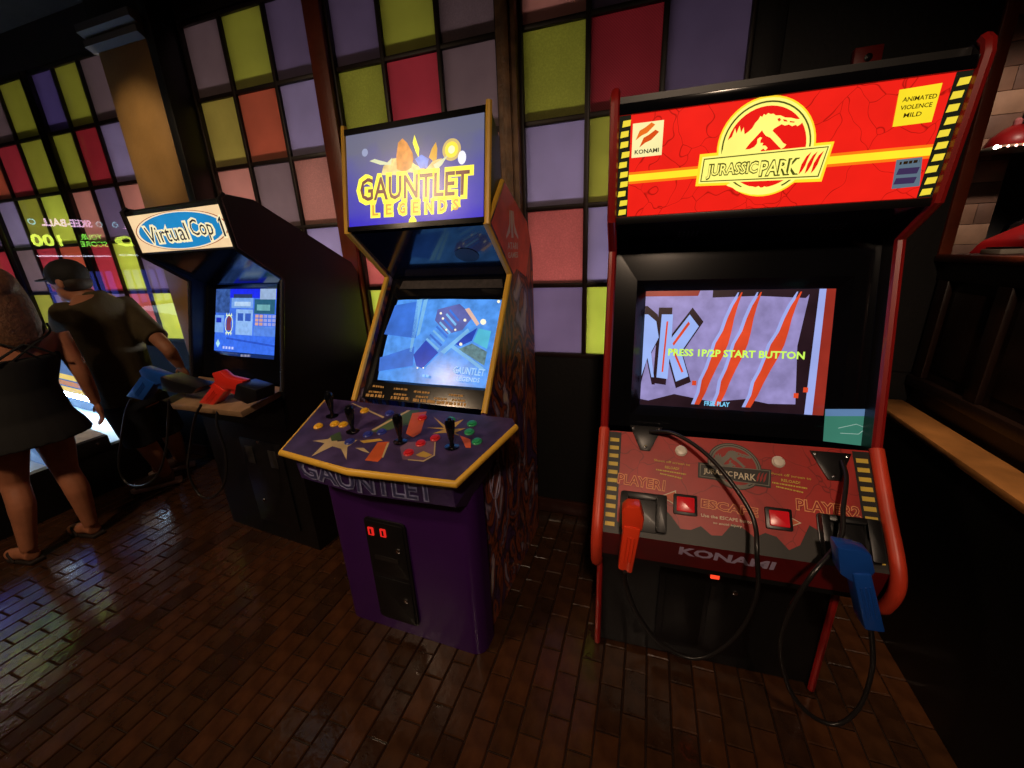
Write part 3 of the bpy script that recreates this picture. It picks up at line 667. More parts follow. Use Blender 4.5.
for x0, s_ in ((0, -1), (GW-.02, 1)):
    sd = MB().prism(GP, x0, x0+.02).build('side_panel', art, ga)
    xm = x0+.01
    MB().tube([(xm, y-.002, z) for y, z in GP[3:7]], .012, 8).build('edge_molding', yel, ga, smooth=.7)
    xo = x0+.0205 if s_ > 0 else x0-.0005
    Fx = Frame((xo, 0, 0), (0, s_, 0), (0, 0, 1), ga)
    rd = [(.35*s_, 1.605), (.50*s_, 1.752), (.755*s_, 1.628), (.80*s_, 1.55), (.72*s_, 1.40), (.60*s_, 1.44), (.56*s_, 1.42)]
    pr_ = MB().flat(Fx, rd if s_ > 0 else rd[::-1], .0008).build('red_print', mat('side_red_print', (232, 86, 50), .4, noise=.25), sd)
    mk = MB(); lc = .56*s_; wp = mat('side_white_print', (226, 206, 190), .4)
    mk.flat(Fx, [(lc-.012, 1.56), (lc+.012, 1.56), (lc+.012, 1.66), (lc-.012, 1.66)], .0014)
    for g in (-1, 1): mk.flat(Fx, [(lc+g*.016, 1.66), (lc+g*.024, 1.66), (lc+g*.03, 1.61), (lc+g*.07, 1.565), (lc+g*.07, 1.555), (lc+g*.025, 1.58), (lc+g*.016, 1.62)], .0014)
    mk.text(Fx, 'ATARI', (lc, 1.530), .12, .026, .0014, bold=.02); mk.text(Fx, 'GAMES', (lc, 1.495), .12, .022, .0014, bold=.02)
    mk.build('maker_mark', wp, pr_)
    sw_ = MB()
    cxp, czp = .26*s_, .66
    sw_.tube([Fx.P(cxp+s_*(.16-.007*t)*math.cos(t*.5)*.55, czp+.16*math.sin(t*.5)*(1-t*.04), .001) for t in range(0, 16)], .0035, 6)
    sw_.tube(spline([Fx.P(s_*.20, .62, .001), Fx.P(s_*.26, .70, .001), Fx.P(s_*.30, .66, .001), Fx.P(s_*.24, .56, .001), Fx.P(s_*.26, .46, .001)], 6), .004, 6)
    sw_.build('scroll_print', mat('scroll_grey', (140, 126, 150), .5), sd)
gx0, gx1 = .0205, GW-.0205
MB().box((gx0, .80, .02), (gx1, .825, 1.5)).build('back_panel', black, ga)
MB().prism([(.50, 1.61), (.50, 1.735), (.74, 1.62), (.80, 1.50), (.79, 1.48), (.60, 1.58)], gx0, gx1).build('top_panel', black, ga)
# marquee box
MBX = [(.338, 1.607), (.404, 1.972), (.425, 1.978), (.50, 1.90), (.50, 1.60), (.36, 1.60)]
MB().prism(MBX, .012, GW-.012).build('marquee_box', black, ga, bevel=.002)
for x in (.006, GW-.006): MB().tube([(x, .331, 1.600), (x, .403, 1.984)], .0115, 8).build('marquee_molding', yel, ga, smooth=.7)
Fg = Frame((.014, .332, 1.610), (1, 0, 0), (0, .066, .365), ga); gw = GW-.028; gh = .366
MB().slab(Fg, [(0, gh-.022), (gw, gh-.022), (gw, gh), (0, gh)], 0, .006).build('marquee_retainer', gloss_black, ga); MB().slab(Fg, [(0, -.004), (gw, -.004), (gw, .014), (0, .014)], 0, .006).build('marquee_retainer', gloss_black, ga)
def gradient_lit(name, cb, ct, e, z0, z1, noise=.1):
    m = lit(name, cb, e); nt = m.node_tree; N = nt.nodes; L = nt.links; b = N['Principled BSDF']
    tc = N.new('ShaderNodeTexCoord'); sx = N.new('ShaderNodeSeparateXYZ'); L.new(tc.outputs['Object'], sx.inputs[0])
    mr = N.new('ShaderNodeMapRange'); mr.inputs[1].default_value = z0; mr.inputs[2].default_value = z1; L.new(sx.outputs[2], mr.inputs[0])
    nz = N.new('ShaderNodeTexNoise'); nz.inputs['Scale'].default_value = 14; nz.inputs['Detail'].default_value = 5; L.new(tc.outputs['Object'], nz.inputs['Vector'])
    ma = N.new('ShaderNodeMath'); ma.operation = 'MULTIPLY_ADD'; L.new(nz.outputs['Fac'], ma.inputs[0]); ma.inputs[1].default_value = .35; L.new(mr.outputs[0], ma.inputs[2])
    rp = N.new('ShaderNodeValToRGB'); rp.color_ramp.elements[0].position = .15; rp.color_ramp.elements[1].position = 1.1 if False else 1.0
    rp.color_ramp.elements[0].color = (*lin(cb), 1); rp.color_ramp.elements[1].color = (*lin(ct), 1); L.new(ma.outputs[0], rp.inputs[0]); L.new(rp.outputs[0], b.inputs['Emission Color'])
    return m
gm = MB().slab(Fg, [(.006, .014), (gw-.006, .014), (gw-.006, gh-.022), (.006, gh-.022)], .001, .003).build('marquee', gradient_lit('night_sky_print', (42, 30, 196), (104, 106, 128), 1.0, 1.62, 1.96), ga)
gy_l = lit('gold_outline_lit', (255, 236, 70), 1.25); gbr_l = lit('letter_brown_lit', (128, 78, 70), .9, .3, 30); gor_l = lit('letter_amber_lit', (226, 170, 60), 1.0)
def gtext(s_, A, B, h, d, m_, bold, F=Fg, par=gm):
    A = F.px(*A); B = F.px(*B); MB().text(F, s_, ((A[0]+B[0])/2, (A[1]+B[1])/2), math.hypot(B[0]-A[0], B[1]-A[1]), h, d, bold=bold, rot=math.atan2(B[1]-A[1], B[0]-A[0])).build('lettering', m_, par)
gtext('GAUNTLET', (357, 191), (474, 182), .112, .0036, gy_l, .09)
gtext('GAUNTLET', (361, 190.5), (470, 182.5), .082, .0042, gbr_l, .012)
for i, ch in enumerate('LEGENDS'):
    x = 376+i*13.4; y = 210.5-i*.95
    gtext(ch, (x-5, y+.3), (x+5, y-.3), .056, .0036, gy_l, .10); gtext(ch, (x-3, y+.2), (x+3, y-.2), .038, .0042, gor_l, .02)
def gpoly(nm, pts, m_, d, par=gm, F=Fg): return MB().flat(F, [F.px(*p) for p in pts], d).build(nm, m_, par)
def k6(pts): return [(340+x/6.827, 130+y/6.827) for x, y in pts]
# a warm cloud with flames, wings and a glowing orb above the title
gpoly('cloud_print', k6([(285,310),(300,250),(350,200),(410,190),(470,200),(520,240),(590,270),(640,210),(700,195),(640,300),(560,300),(480,290),(400,310)]), lit('cloud_lit', (238, 206, 130), 1.0, .3, 40), .0032)
gpoly('flame_print', k6([(392,270),(388,180),(400,90),(430,60),(462,90),(500,160),(505,200),(490,260),(440,290)]), lit('flame_lit', (230, 150, 70), 1.0, .3, 40), .0034)
gpoly('wing_print', k6([(520,150),(500,90),(512,35),(530,90),(545,130),(540,190)]), gy_l, .0034)
gpoly('wing_print', k6([(610,190),(630,130),(658,85),(668,130),(664,200),(640,215)]), gor_l, .0034)
gpoly('flame_print', k6([(515,200),(560,170),(610,200),(600,260),(550,265)]), lit('blue_flame_lit', (110, 140, 230), 1.0, .3, 40), .0034)
gpoly('spark_print', k6([(205,215),(240,200),(330,225),(360,190),(350,240),(280,240)]), lit('pale_spark_lit', (216, 222, 180), 1.0), .0033)
for i, (r_, c_) in enumerate(((.036, (206, 180, 110)), (.026, (250, 226, 70)), (.013, (255, 250, 190)))):
    MB().disc(Fg, Fg.px(452, 150), r_, .0033+.0003*i).build('orb_print', lit('orb_lit_%d' % i, c_, 1.1), gm)
gpoly('spark_print', k6([(640,240),(740,175),(700,240),(660,275)]), lit('pale_spark_lit', (216, 222, 180), 1.0), .0035)
MB().disc(Fg, Fg.px(462.5, 158), .016, .0038, 14, 1.4).build('orb_print', lit('white_orb_lit', (236, 236, 250), 1.1), gm)
MB().disc(Fg, Fg.px(365.5, 153), .014, .0034, 14).build('orb_print', lit('dim_orb_lit', (150, 160, 196), 1.0), gm)
gpoly('maker_mark', k6([(470,655),(475,615),(490,590),(510,590),(525,615),(528,655)]), gy_l, .0036)
# hood with a round speaker, bezel and tube
MB().hull([(gx0, .340, 1.598), (gx1, .340, 1.598), (gx1, .60, 1.385), (gx0, .60, 1.385)], [(gx0, .350, 1.602), (gx1, .350, 1.602), (gx1, .61, 1.395), (gx0, .61, 1.395)]).build('hood', mat('hood_gloss', (14, 22, 40), .12, noise=.2, coat=.5), ga)
Fh = Frame((0, .34, 1.598), (1, 0, 0), (0, .26, -.213), ga); Fh.n = V((0, -.634, -.774))
MB().disc(Fh, (.46, .15), .05, .002, 24, .8).build('speaker_grille', rubber, ga)
y0g, z0g, y1g, z1g = .245, .945, .580, 1.43
Fb = Frame((gx0, y0g, z0g), (1, 0, 0), (0, y1g-y0g, z1g-z0g), ga); bg = math.hypot(y1g-y0g, z1g-z0g); sgw = gx1-gx0
rec = -.012; Fq = Frame(Fb.P(0, 0, rec), Fb.ex, Fb.ey, ga)
q = Fq.quad((397, 299), (502, 300), (487, 388), (377, 380))
a0, a1 = (q[0][0]+q[3][0])/2, (q[1][0]+q[2][0])/2; b0, b1 = (q[2][1]+q[3][1])/2, (q[0][1]+q[1][1])/2
bz = bezel(Fb, sgw, bg, a0, a1, b0, b1, rec, .012, gloss_black, ga)
# bulging picture tube
n = 14; tb = MB(); vs = []
for j in range(n+1):
    for i in range(n+1):
        u, v = i/n*2-1, j/n*2-1
        ou, ov = u*(1+.012*(1-v*v)), v*(1+.03*(1-u*u))
        vs.append(Fq.P((a0+a1)/2+ou*(a1-a0)/2, (b0+b1)/2+ov*(b1-b0)/2, .014*(1-.5*u*u-.5*v*v)-.006))
tb.add(vs, [(j*(n+1)+i, j*(n+1)+i+1, (j+1)*(n+1)+i+1, (j+1)*(n+1)+i) for j in range(n) for i in range(n)])
gs = tb.build('screen', lit('dungeon_blue', (80, 146, 232), 1.0, .25, 26), ga, smooth=1)
def gsp(nm, pts, m_, d=.0105):     # pts in the 1024x768 crop of the screen
    out = MB(); pp = [Fq.px(365+x/7.314, 290+y/7.314) for x, y in pts]
    return out.flat(Fq, pp, d).build(nm, m_, gs)
d1 = lit('dungeon_deep', (34, 70, 190), .9, .2); d2 = lit('dungeon_shadow', (58, 112, 212), .95, .25); d3 = lit('dungeon_pale', (120, 184, 240), .95, .2); d4 = lit('dungeon_violet', (92, 100, 170), .9, .3); d5 = lit('dungeon_teal', (84, 190, 222), .95, .15)
gsp('wall_shape', [(230,120),(400,90),(380,360),(150,330),(200,200)], d2); gsp('wall_shape', [(120,500),(370,420),(360,560),(110,600)], d2)
gsp('ledge_shape', [(390,80),(430,75),(380,330),(350,460),(335,455)], d3); gsp('ledge_shape', [(440,80),(470,75),(410,330),(385,350)], d3, .011)
gsp('pit_shape', [(365,480),(455,375),(545,465),(430,580),(385,560)], d1, .0115)
gsp('floor_shape', [(540,150),(700,110),(800,200),(720,300),(610,330),(520,230)], d4)
for i in range(8):
    x0, y0 = 455+i*24, 370-i*30
    gsp('stair_step', [(x0, y0), (x0+10, y0-12), (x0+98-i*3, y0+68), (x0+88-i*3, y0+82)], d3 if i % 2 == 0 else d2, .0118)
gsp('ledge_shape', [(560,460),(760,290),(775,310),(590,475)], d3, .012); gsp('ledge_shape', [(625,420),(650,405),(880,580),(860,595)], d3, .012); gsp('wall_shape', [(655,395),(830,285),(790,380),(700,420)], d1, .0116)
gsp('pool_shape', [(800,385),(840,290),(930,310),(900,440)], d5, .012); gsp('grass_shape', [(690,440),(790,400),(900,460),(880,560)], lit('dungeon_olive', (92, 130, 140), .9, .4, 60), .0116)
gsp('beam_shape', [(740,150),(770,140),(845,255),(825,272)], lit('dungeon_peach', (224, 186, 170), .95), .012)
for x, y, r_ in ((873,243,22),(565,180,9),(580,218,9),(740,230,11),(605,300,8),(670,300,8),(710,405,12),(985,95,12),(395,577,6),(438,577,6)):
    gsp('torch', [(x+r_*math.cos(a*PI/4), y+r_*math.sin(a*PI/4)) for a in range(8)], lit('torch_lit', (246, 240, 210), 1.1), .0128)
for s_, A, B, h in (('GAUNTLET', (455, 370.5), (486, 374), .030), ('LEGENDS', (458, 379.5), (481, 381.5), .018)):
    gtext(s_, A, B, h, .014, lit('dungeon_title', (150, 200, 245), 1.0), .02, Fq, gs)
bars(Fq, (424, 376.5), (431, 377.2), .010, d3, .014, gs, 5)
# printed help under the screen and title above it
amber = mat('print_amber', (190, 140, 60), .5)
for k, (A, B) in enumerate((((373, 386), (384, 387.3)), ((394, 388.5), (408, 389.7)), ((414, 391.5), (430, 393)), ((449, 394.8), (463, 396)))): bars(Fb, A, B, .008, amber, .001, bz, k)
for k, (x, y) in enumerate(((369, 393), (394, 395.5), (416, 398), (434, 399.8), (452, 401.4))):
    bars(Fb, (x, y-1.5), (x+13, y-.4), .008, amber, .001, bz, k+9); bars(Fb, (x-3, y+2), (x+15, y+3.4), .012, amber, .001, bz, k+20)
bars(Fb, (420, 276.5), (473, 276), .008, grey, .0025, bz, 7)
MB().slab(Fb, [(.05, bg-.075), (sgw-.02, bg-.075), (sgw-.03, bg-.035), (.06, bg-.035)], 0, .002).build('header_print', mat('header_print', (44, 38, 40), .5, noise=.6, scale=60), bz)
# base, brow, control panel
plan = [(-.020, .10)]+[(-.020+.05-.05*math.cos(a*PI/12), .05-.05*math.sin(a*PI/12)) for a in range(7)]+[(.633-.05+.05*math.sin(a*PI/12), .05-.05*math.cos(a*PI/12)) for a in range(7)]+[(.633, .10), (GW-.021, .14), (.021, .14)]
bs = MB().hull([(x, y, 0.0) for x, y in plan], [(x, y-.004, .80) for x, y in plan]).build('base', purple, ga, smooth=.6)
Fc = Frame((0, -.140, .884), (1, 0, 0), (0, .335, .071), ga)
out = [Fc.px(*p) for p in ((325, 400), (281, 450), (348, 468.5), (455, 480.5), (515, 424))]
xl, xr = out[0][0], out[4][0]
out = [out[0], out[1], out[2], out[3], out[4], (xr-.02, out[4][1]+.03), (xl+.03, out[4][1]+.035)]
deck = MB().slab(Fc, out, -.028, 0).build('control_panel', mat('deck_print', (66, 52, 92), .32, noise=.5, scale=14), ga)
loop = [Fc.P(p[0], p[1], -.013) for p in out[:5]]
MB().tube(loop, .0135, 10).build('panel_molding', yel, ga, smooth=.7)
bro = [(o_[0]*.96+.012, o_[1]) for o_ in out[:5]]
top_l = [Fc.P(p[0]*.93+.02, p[1]*.9+.02, -.028) for p in (out[1], out[2], out[3], (out[4][0], out[4][1]), (out[0][0], out[0][1]))]
bot_l = [V((-.005, -.095, .752)), V((.27, -.118, .748)), V((.625, -.095, .752)), V((.66, .11, .78)), V((-.04, .11, .78))]
low_l = [V((.0, .0, .69)), V((.27, -.006, .685)), V((.613, .0, .69)), V((.62, .12, .72)), V((-.005, .12, .72))]
brow_m = mat('brow_purple', (58, 38, 92), .4, noise=.3, scale=12)
brow = MB().hull(bot_l, top_l).hull(low_l, bot_l).build('brow', brow_m, ga)
A_, B_ = top_l[0], top_l[2]; midt = (top_l[0]+top_l[1])/2; midb = (bot_l[0]+bot_l[1])/2
stone = mat('stone_letter', (150, 152, 196), .45, noise=.5, scale=40); stone_d = mat('stone_letter_edge', (62, 62, 104), .5)
def on_quad(nm, s_, tl, tr, bl, brr, m_, d, bold, par):
    vs, fs = glyphs(s_, bold, 0, 1.0); tl, tr, bl, brr = map(V, (tl, tr, bl, brr)); nrm = (tr-tl).cross(tl-bl).normalized()
    pts = [(bl.lerp(brr, x+.5)).lerp(tl.lerp(tr, x+.5), y+.5)+nrm*d for x, y in vs]
    MB().add(pts, fs).build(nm, m_, par)
for s_, (i, j), (u0, u1) in (('GAU', (0, 1), (.04, .98)), ('NTLET', (1, 2), (.0, .82))):
    t0, t1, c0, c1 = top_l[i], top_l[j], bot_l[i], bot_l[j]
    f = lambda a, b, u: a.lerp(b, u)
    for sc_, m_, d_, bo in ((1.0, stone, .003, .05), (.84, stone_d, .005, .0)):
        a_ = (u0+u1)/2-(u1-u0)/2*(.985 if sc_ < 1 else 1); b_ = (u0+u1)/2+(u1-u0)/2*(.985 if sc_ < 1 else 1)
        T0, T1, C0, C1 = f(t0, t1, a_), f(t0, t1, b_), f(c0, c1, a_), f(c0, c1, b_)
        lo, hi = .5-.44*sc_+.04, .5+.44*sc_+.02
        on_quad('raised_lettering', s_, C0.lerp(T0, hi), C1.lerp(T1, hi), C0.lerp(T0, lo), C1.lerp(T1, lo), m_, d_, bo, brow)
# panel artwork
def k8(pts): return [Fc.px(270+x/6.4, 380+y/6.4) for x, y in pts]
def k7(pts): return [Fc.px(400+x/7.68, 390+y/7.68) for x, y in pts]
sand = mat('print_sand', (196, 172, 128), .4, noise=.2); tang = mat('print_tangerine', (208, 92, 46), .4, noise=.25); moss = mat('print_moss', (70, 92, 58), .4, noise=.4); mauve = mat('print_mauve', (120, 88, 112), .4, noise=.3); gold_p = mat('print_gold', (204, 164, 70), .4, noise=.2)
def dp(nm, pts, m_, d): MB().flat(Fc, pts, d).build(nm, m_, deck)
dp('star_print', k8([(262,492),(350,405),(272,390),(372,378),(440,338),(430,395),(560,385),(495,432),(490,512),(455,440),(400,425)]), sand, .0006)
dp('star_print', k8([(545,435),(600,435),(640,470),(590,455)]), sand, .0006); dp('star_print', k8([(575,390),(700,375),(725,388),(600,405)]), gold_p, .0006)
dp('moss_print', k8([(385,360),(450,330),(460,385),(395,392)]), moss, .0008)
dp('moss_print', k8([(650,330),(760,250),(880,195),(960,190),(930,280),(820,300),(700,340)]), moss, .0005)
dp('beam_print', k8([(520,150),(530,148),(735,238),(722,244)]), sand, .0008); dp('beam_print', k8([(650,320),(880,195),(900,195),(665,325)]), sand, .0009)
dp('book_print', k8([(608,515),(690,400),(765,395),(715,500),(690,525)]), tang, .0007); dp('book_page', k8([(715,495),(750,405),(765,400),(725,500)]), sand, .0009)
dp('scroll_print', k7([(45,335),(95,180),(205,165),(160,330),(100,365)]), tang, .0007)
dp('burst_print', k7([(255,205),(350,275),(490,225),(410,300),(505,295),(420,330),(460,350),(350,330),(250,335),(340,305),(205,290),(335,290)]), gold_p, .0007)
dp('hand_print', k7([(460,350),(540,380),(545,445),(505,445),(480,390)]), tang, .0008)
dp('plate_print', k7([(0,440),(60,400),(275,390),(265,500),(180,548),(20,535)]), mauve, .0005)
dp('plate_edge', k7([(265,400),(275,398),(268,505),(180,552),(60,540),(62,532),(178,542),(258,500)]), sand, .0008)
dp('moon_print', k7([(120,500),(180,470),(250,500),(200,520),(150,512)]), gold_p, .0008)
bcol = {'y': mat('yellow_button', (236, 178, 40), .3), 'b': mat('blue_button', (52, 62, 150), .3), 'r': mat('red_panel_button', (214, 40, 48), .3), 'g': mat('green_button', (46, 158, 104), .3)}
for k, pts in (('y', ((318.4, 426.5), (334.8, 424.2), (343.4, 425), (364.8, 411))), ('b', ((389.5, 413.6), (368, 434.7), (381.7, 432.3), (349.7, 442))), ('r', ((422.4, 418), (435.2, 438.4), (420.8, 443.6), (408.9, 453))), ('g', ((450.8, 420.3), (472, 424), (469.4, 432.3), (477, 441.8)))):
    for p in pts:
        c = Fc.px(*p); MB().lathe(Fc.P(*c, 0), Fc.n, [(.0175, 0), (.0175, .003), (.015, .005), (.0125, .004), (.0125, .008), (.004, .0095)], 18).build('push_button', bcol[k], ga, smooth=.6)
for p in ((332.5, 416), (353, 431.5), (400.5, 441.7), (452, 447)):
    c = Fc.px(*p); b_ = Fc.P(*c, 0)
    js = MB().lathe(b_, (0, 0, 1), [(.024, .0), (.024, .003), (.008, .005), (.006, .02), (.009, .03), (.0155, .070), (.0165, .088), (.012, .097)], 16).build('joystick', gloss_black, ga, smooth=.6)
    MB().lathe(b_+V((0, 0, .097)), (0, 0, 1), [(.007, 0), (.007, .004), (.003, .006)], 12).build('thumb_button', dark_plastic, js)
# coin door
Fk = Frame((0, -.003, 0), (1, 0, 0), (0, 0, 1), ga)
q = Fk.quad((364, 515), (405, 519), (418, 625), (388, 618)); x0, x1 = q[0][0], q[1][0]; z1, z0 = q[0][1], q[2][1]-.0
cdm = MB().slab(Fk, rrect(x0, z0, x1, z1, .02), 0, .008).build('coin_door', dark_plastic, ga, bevel=.002)
MB().slab(Fk, rrect(x0+.012, z0+.012, x1-.012, z0+(z1-z0)*.44, .008), .008, .011).build('cash_door', black, cdm, bevel=.001); MB().slab(Fk, rrect(x0+.012, z0+(z1-z0)*.48, x1-.012, z1-.012, .008), .008, .011).build('slot_door', black, cdm, bevel=.001)
for p in ((373, 529), (385, 531)):
    c = Fk.px(*p); lm = MB().slab(Fk, rrect(c[0]-.013, c[1]-.018, c[0]+.013, c[1]+.018, .003), .011, .015).build('coin_slot_lamp', lit('coin_slot_red', (214, 34, 28), 1.0), cdm, bevel=.001)
    MB().slab(Fk, rrect(c[0]-.004, c[1]-.012, c[0]+.004, c[1]+.012, .002), .015, .0155).build('coin_slot', rubber, lm)
for p in ((400, 549), (408, 599)):
    c = Fk.px(*p); MB().lathe(Fk.P(*c, .011), (0, -1, 0), [(.010, 0), (.010, .004), (.004, .005)], 14).build('lock', chrome, cdm)
MB().slab(Fk, rrect(x0+.03, z0+(z1-z0)*.62, x1-.05, z0+(z1-z0)*.66, .004), .011, .013).build('coin_return', rubber, cdm)

# ================================================================== police shooting cabinet (black)
VW = .732
vc = thing('arcade_cabinet', 'black shooting cabinet with blue oval sign and tan gun shelf', 'arcade machine', (-2.348, 1.426, 0), math.radians(-5.07))
VP = [(0, 0), (0, .84), (.0, .92), (.012, .945), (.128, 1.43), (-.052, 1.567), (-.072, 1.755), (-.05, 1.772), (.06, 1.762), (.56, 1.49), (.59, 1.44), (.59, 0)]
gm_mold = mat('black_molding', (34, 32, 34), .25)
for x0 in (0, VW-.02):
    MB().prism(VP, x0, x0+.02).build('side_panel', black, vc)
    MB().tube([(x0+.01, y-.003, z) for y, z in VP[2:8]], .0115, 8).build('edge_molding', gm_mold, vc, smooth=.7)
vx0, vx1 = .0205, VW-.0205; vw = vx1-vx0
MB().box((vx0, .565, .02), (vx1, .585, 1.44)).build('back_panel', black, vc)
MB().prism([(-.06, 1.755), (-.05, 1.765), (.06, 1.755), (.55, 1.485), (.54, 1.47), (.05, 1.74)], vx0, vx1).build('top_panel', black, vc)
Fv = Frame((vx0, -.050, 1.570), (1, 0, 0), (0, -.020, .188), vc)
q = Fv.quad((130, 216), (224, 205), (234, 249), (141, 254.5)); m0, m1 = (q[0][0]+q[3][0])/2, (q[1][0]+q[2][0])/2
m1 = min(m1, vw); n0, n1 = .006, .168
MB().slab(Fv, [(0, -.003), (vw, -.003), (vw, .186), (0, .186)], -.012, -.001).build('marquee_backing', black, vc)
vm = MB().slab(Fv, [(m0, n0), (m1, n0), (m1, n1), (m0, n1)], -.001, .002).build('marquee', lit('sign_cream', (242, 208, 160), 1.0), vc)
mc = ((m0+m1)/2+.01, (n0+n1)/2); mw2, mh2 = (m1-m0)*.5, (n1-n0)*.5
for k, (s_, c_) in enumerate(((.985, (170, 96, 60)), (.955, (248, 226, 190)), (.90, (30, 130, 190)))):
    MB().flat(Fv, [(min(m1, max(m0, mc[0]+mw2*s_*math.cos(2*PI*i/40))), mc[1]+mh2*s_*math.sin(2*PI*i/40)) for i in range(40)], .0025+.0005*k).build('oval', lit('oval_lit_%d' % k, c_, 1.0, .1, 6), vm)
w_l = lit('letter_white_lit', (240, 226, 180), 1.1); dk_l = lit('letter_dark_lit', (54, 44, 50), .7)
for s_, A, B in (('Virtual', (148, 236), (188, 231)), ('Cop', (192, 230), (214, 229))):
    gtext(s_, (A[0]-2, A[1]), (B[0]+2, B[1]), .088 if s_ != 'Cop' else .10, .0042, w_l, .07, Fv, vm); gtext(s_, A, B, .070 if s_ != 'Cop' else .085, .0048, dk_l, .0, Fv, vm)
for k, (g, m_) in enumerate(((1.0, w_l), (.62, dk_l))):
    o1 = Fv.px(223, 226.5); one = [(-.010, -.045), (.014, -.045), (.014, .045), (.002, .045), (-.022, .026), (-.018, .014), (-.010, .020)]
    if k == 1: one = [(-.004, -.038), (.008, -.038), (.008, .038), (.002, .038), (-.014, .024), (-.012, .018), (-.004, .024)]
    MB().flat(Fv, [(o1[0]+a, o1[1]+b) for a, b in one], .0042+.0006*k).build('lettering', m_, vm)
MB().hull([(vx0, -.048, 1.566), (vx1, -.048, 1.566), (vx1, .21, 1.40), (vx0, .21, 1.40)], [(vx0, -.045, 1.572), (vx1, -.045, 1.572), (vx1, .22, 1.407), (vx0, .22, 1.407)]).build('hood', gloss_black, vc)
Fw = Frame((vx0, .055, .93), (1, 0, 0), (0, .14, .475), vc); bw_ = math.hypot(.14, .475)
rec = -.03; Fy = Frame(Fw.P(0, 0, rec), Fw.ex, Fw.ey, vc)
q = Fy.quad((215, 289), (279, 289), (277, 354), (216, 352)); a0, a1 = (q[0][0]+q[3][0])/2, (q[1][0]+q[2][0])/2; b0, b1 = (q[2][1]+q[3][1])/2, (q[0][1]+q[1][1])/2
bezel(Fw, vw, bw_, a0, a1, b0, b1, rec, .02, gloss_black, vc)
v_sky = lit('street_blue', (36, 66, 226), 1.0, .1); vs_ = MB().slab(Fy, [(a0-.004, b0-.004), (a1+.004, b0-.004), (a1+.004, b1+.004), (a0-.004, b1+.004)], -.02, 0).build('screen', lit('street_mid', (62, 110, 226), 1.0, .2, 30), vc)
def vsp(nm, pts, c_, d=.001, nz=.15): MB().flat(Fy, [(a0+(a1-a0)*x, b0+(b1-b0)*y) for x, y in pts], d).build(nm, lit('street_%d_%d_%d' % c_, c_, 1.0, nz, 40), vs_)
R_ = lambda x0, y0, x1, y1: [(x0, y0), (x1, y0), (x1, y1), (x0, y1)]
vsp('sky', R_(.22, .86, 1, 1), (30, 44, 236)); vsp('building', R_(0, .62, .24, 1), (52, 84, 150), .0012, .4); vsp('building', R_(.72, .84, .96, 1), (150, 176, 214), .0014)
vsp('awning', R_(.30, .84, .60, .92), (44, 58, 100), .0014); vsp('building', R_(.27, .70, .62, .86), (116, 160, 226), .0016); vsp('sign', R_(.32, .73, .58, .80), (176, 206, 240), .002)
vsp('doorway', R_(.35, .28, .62, .68), (140, 182, 240), .0016); vsp('doorpane', R_(.38, .50, .47, .62), (54, 92, 190), .002); vsp('doorpane', R_(.50, .50, .59, .62), (54, 92, 190), .002)
vsp('building', R_(.64, .62, .95, .84), (40, 92, 120), .0016); vsp('sign', R_(.68, .67, .88, .76), (110, 170, 180), .002)
for i in range(3):
    for j in range(5): vsp('crate', R_(.66+j*.065, .44+i*.06, .71+j*.065, .485+i*.06), (206, 160, 150) if j < 2 else (150, 160, 226), .0018)
vsp('wall', R_(.64, .28, 1, .43), (86, 132, 226), .0016); vsp('van', R_(0, .30, .15, .58), (120, 166, 236), .0018); vsp('van_window', R_(.02, .46, .11, .54), (36, 54, 190), .0022)
vsp('road', R_(0, 0, 1, .27), (58, 110, 236), .0014); vsp('kerb', [(.2, .20), (1, .12), (1, .15), (.2, .23)], (44, 84, 200), .0018)
rc = ((a0+(a1-a0)*.24), (b0+(b1-b0)*.44)); ret = lit('reticle_lit', (226, 246, 190), 1.1)
MB().ring(Fy, rc, .030, .034, .003, 24, 1.5).build('target_ring', ret, vs_); vsp('target_figure', [(.20, .34), (.28, .34), (.27, .46), (.29, .54), (.24, .58), (.20, .52)], (120, 60, 84), .0026)
for g in (-1, 1):
    for k in (-1, 0, 1): MB().flat(Fy, [(rc[0]+k*.02-.006, rc[1]+g*.045), (rc[0]+k*.02+.006, rc[1]+g*.045), (rc[0]+k*.02, rc[1]+g*.062)], .003).build('target_spike', ret, vs_)
for i in range(4): vsp('bullet_icon', R_(.15+i*.05, .04, .18+i*.05, .08), (190, 200, 250), .003)
vsp('life_icon', [(.03, .12), (.065, .19), (.10, .12), (.065, .05)], (170, 226, 240), .003)
bars(Fw, (241, 355.5), (250.5, 355.8), .011, lit('credit_lit', (170, 170, 200), .7), .002, vc, 2, 'credit_print')
# gun shelf
Fz = Frame((0, -.20, .885), (1, 0, 0), (0, .23, .045), vc)
out = [Fz.px(*p) for p in ((170, 404), (240, 412), (271, 398))]
out = [out[0], out[1], (VW-.024, out[2][1]), (VW-.024, .235), (.024, .235), (out[0][0], out[0][1]+.06)]
sh = MB().slab(Fz, out, -.03, 0).build('gun_shelf', mat('tan_laminate', (146, 116, 88), .4, noise=.25, scale=12), vc, bevel=.003)
MB().prism([(0, .0), (0, .85), (.012, .85), (.012, 0)], vx0, vx1).build('front_panel', black, vc)
MB().hull([(.05, 0, .70), (VW-.05, 0, .70), (VW-.05, .01, .70), (.05, .01, .70)], [(.02, -.17, .858), (VW-.12, -.17, .858), (VW-.02, .01, .875), (.02, .01, .875)]).build('shelf_support', black, vc)
cdv = MB().box((.30, -.010, .10), (.62, -.0005, .62)).build('coin_door', dark_plastic, vc, bevel=.003)
for x in (.37, .55): MB().box((x-.03, -.016, .48), (x+.03, -.0101, .58)).build('coin_slot_plate', mat('grey_plate', (46, 44, 44), .4), cdv, bevel=.002)
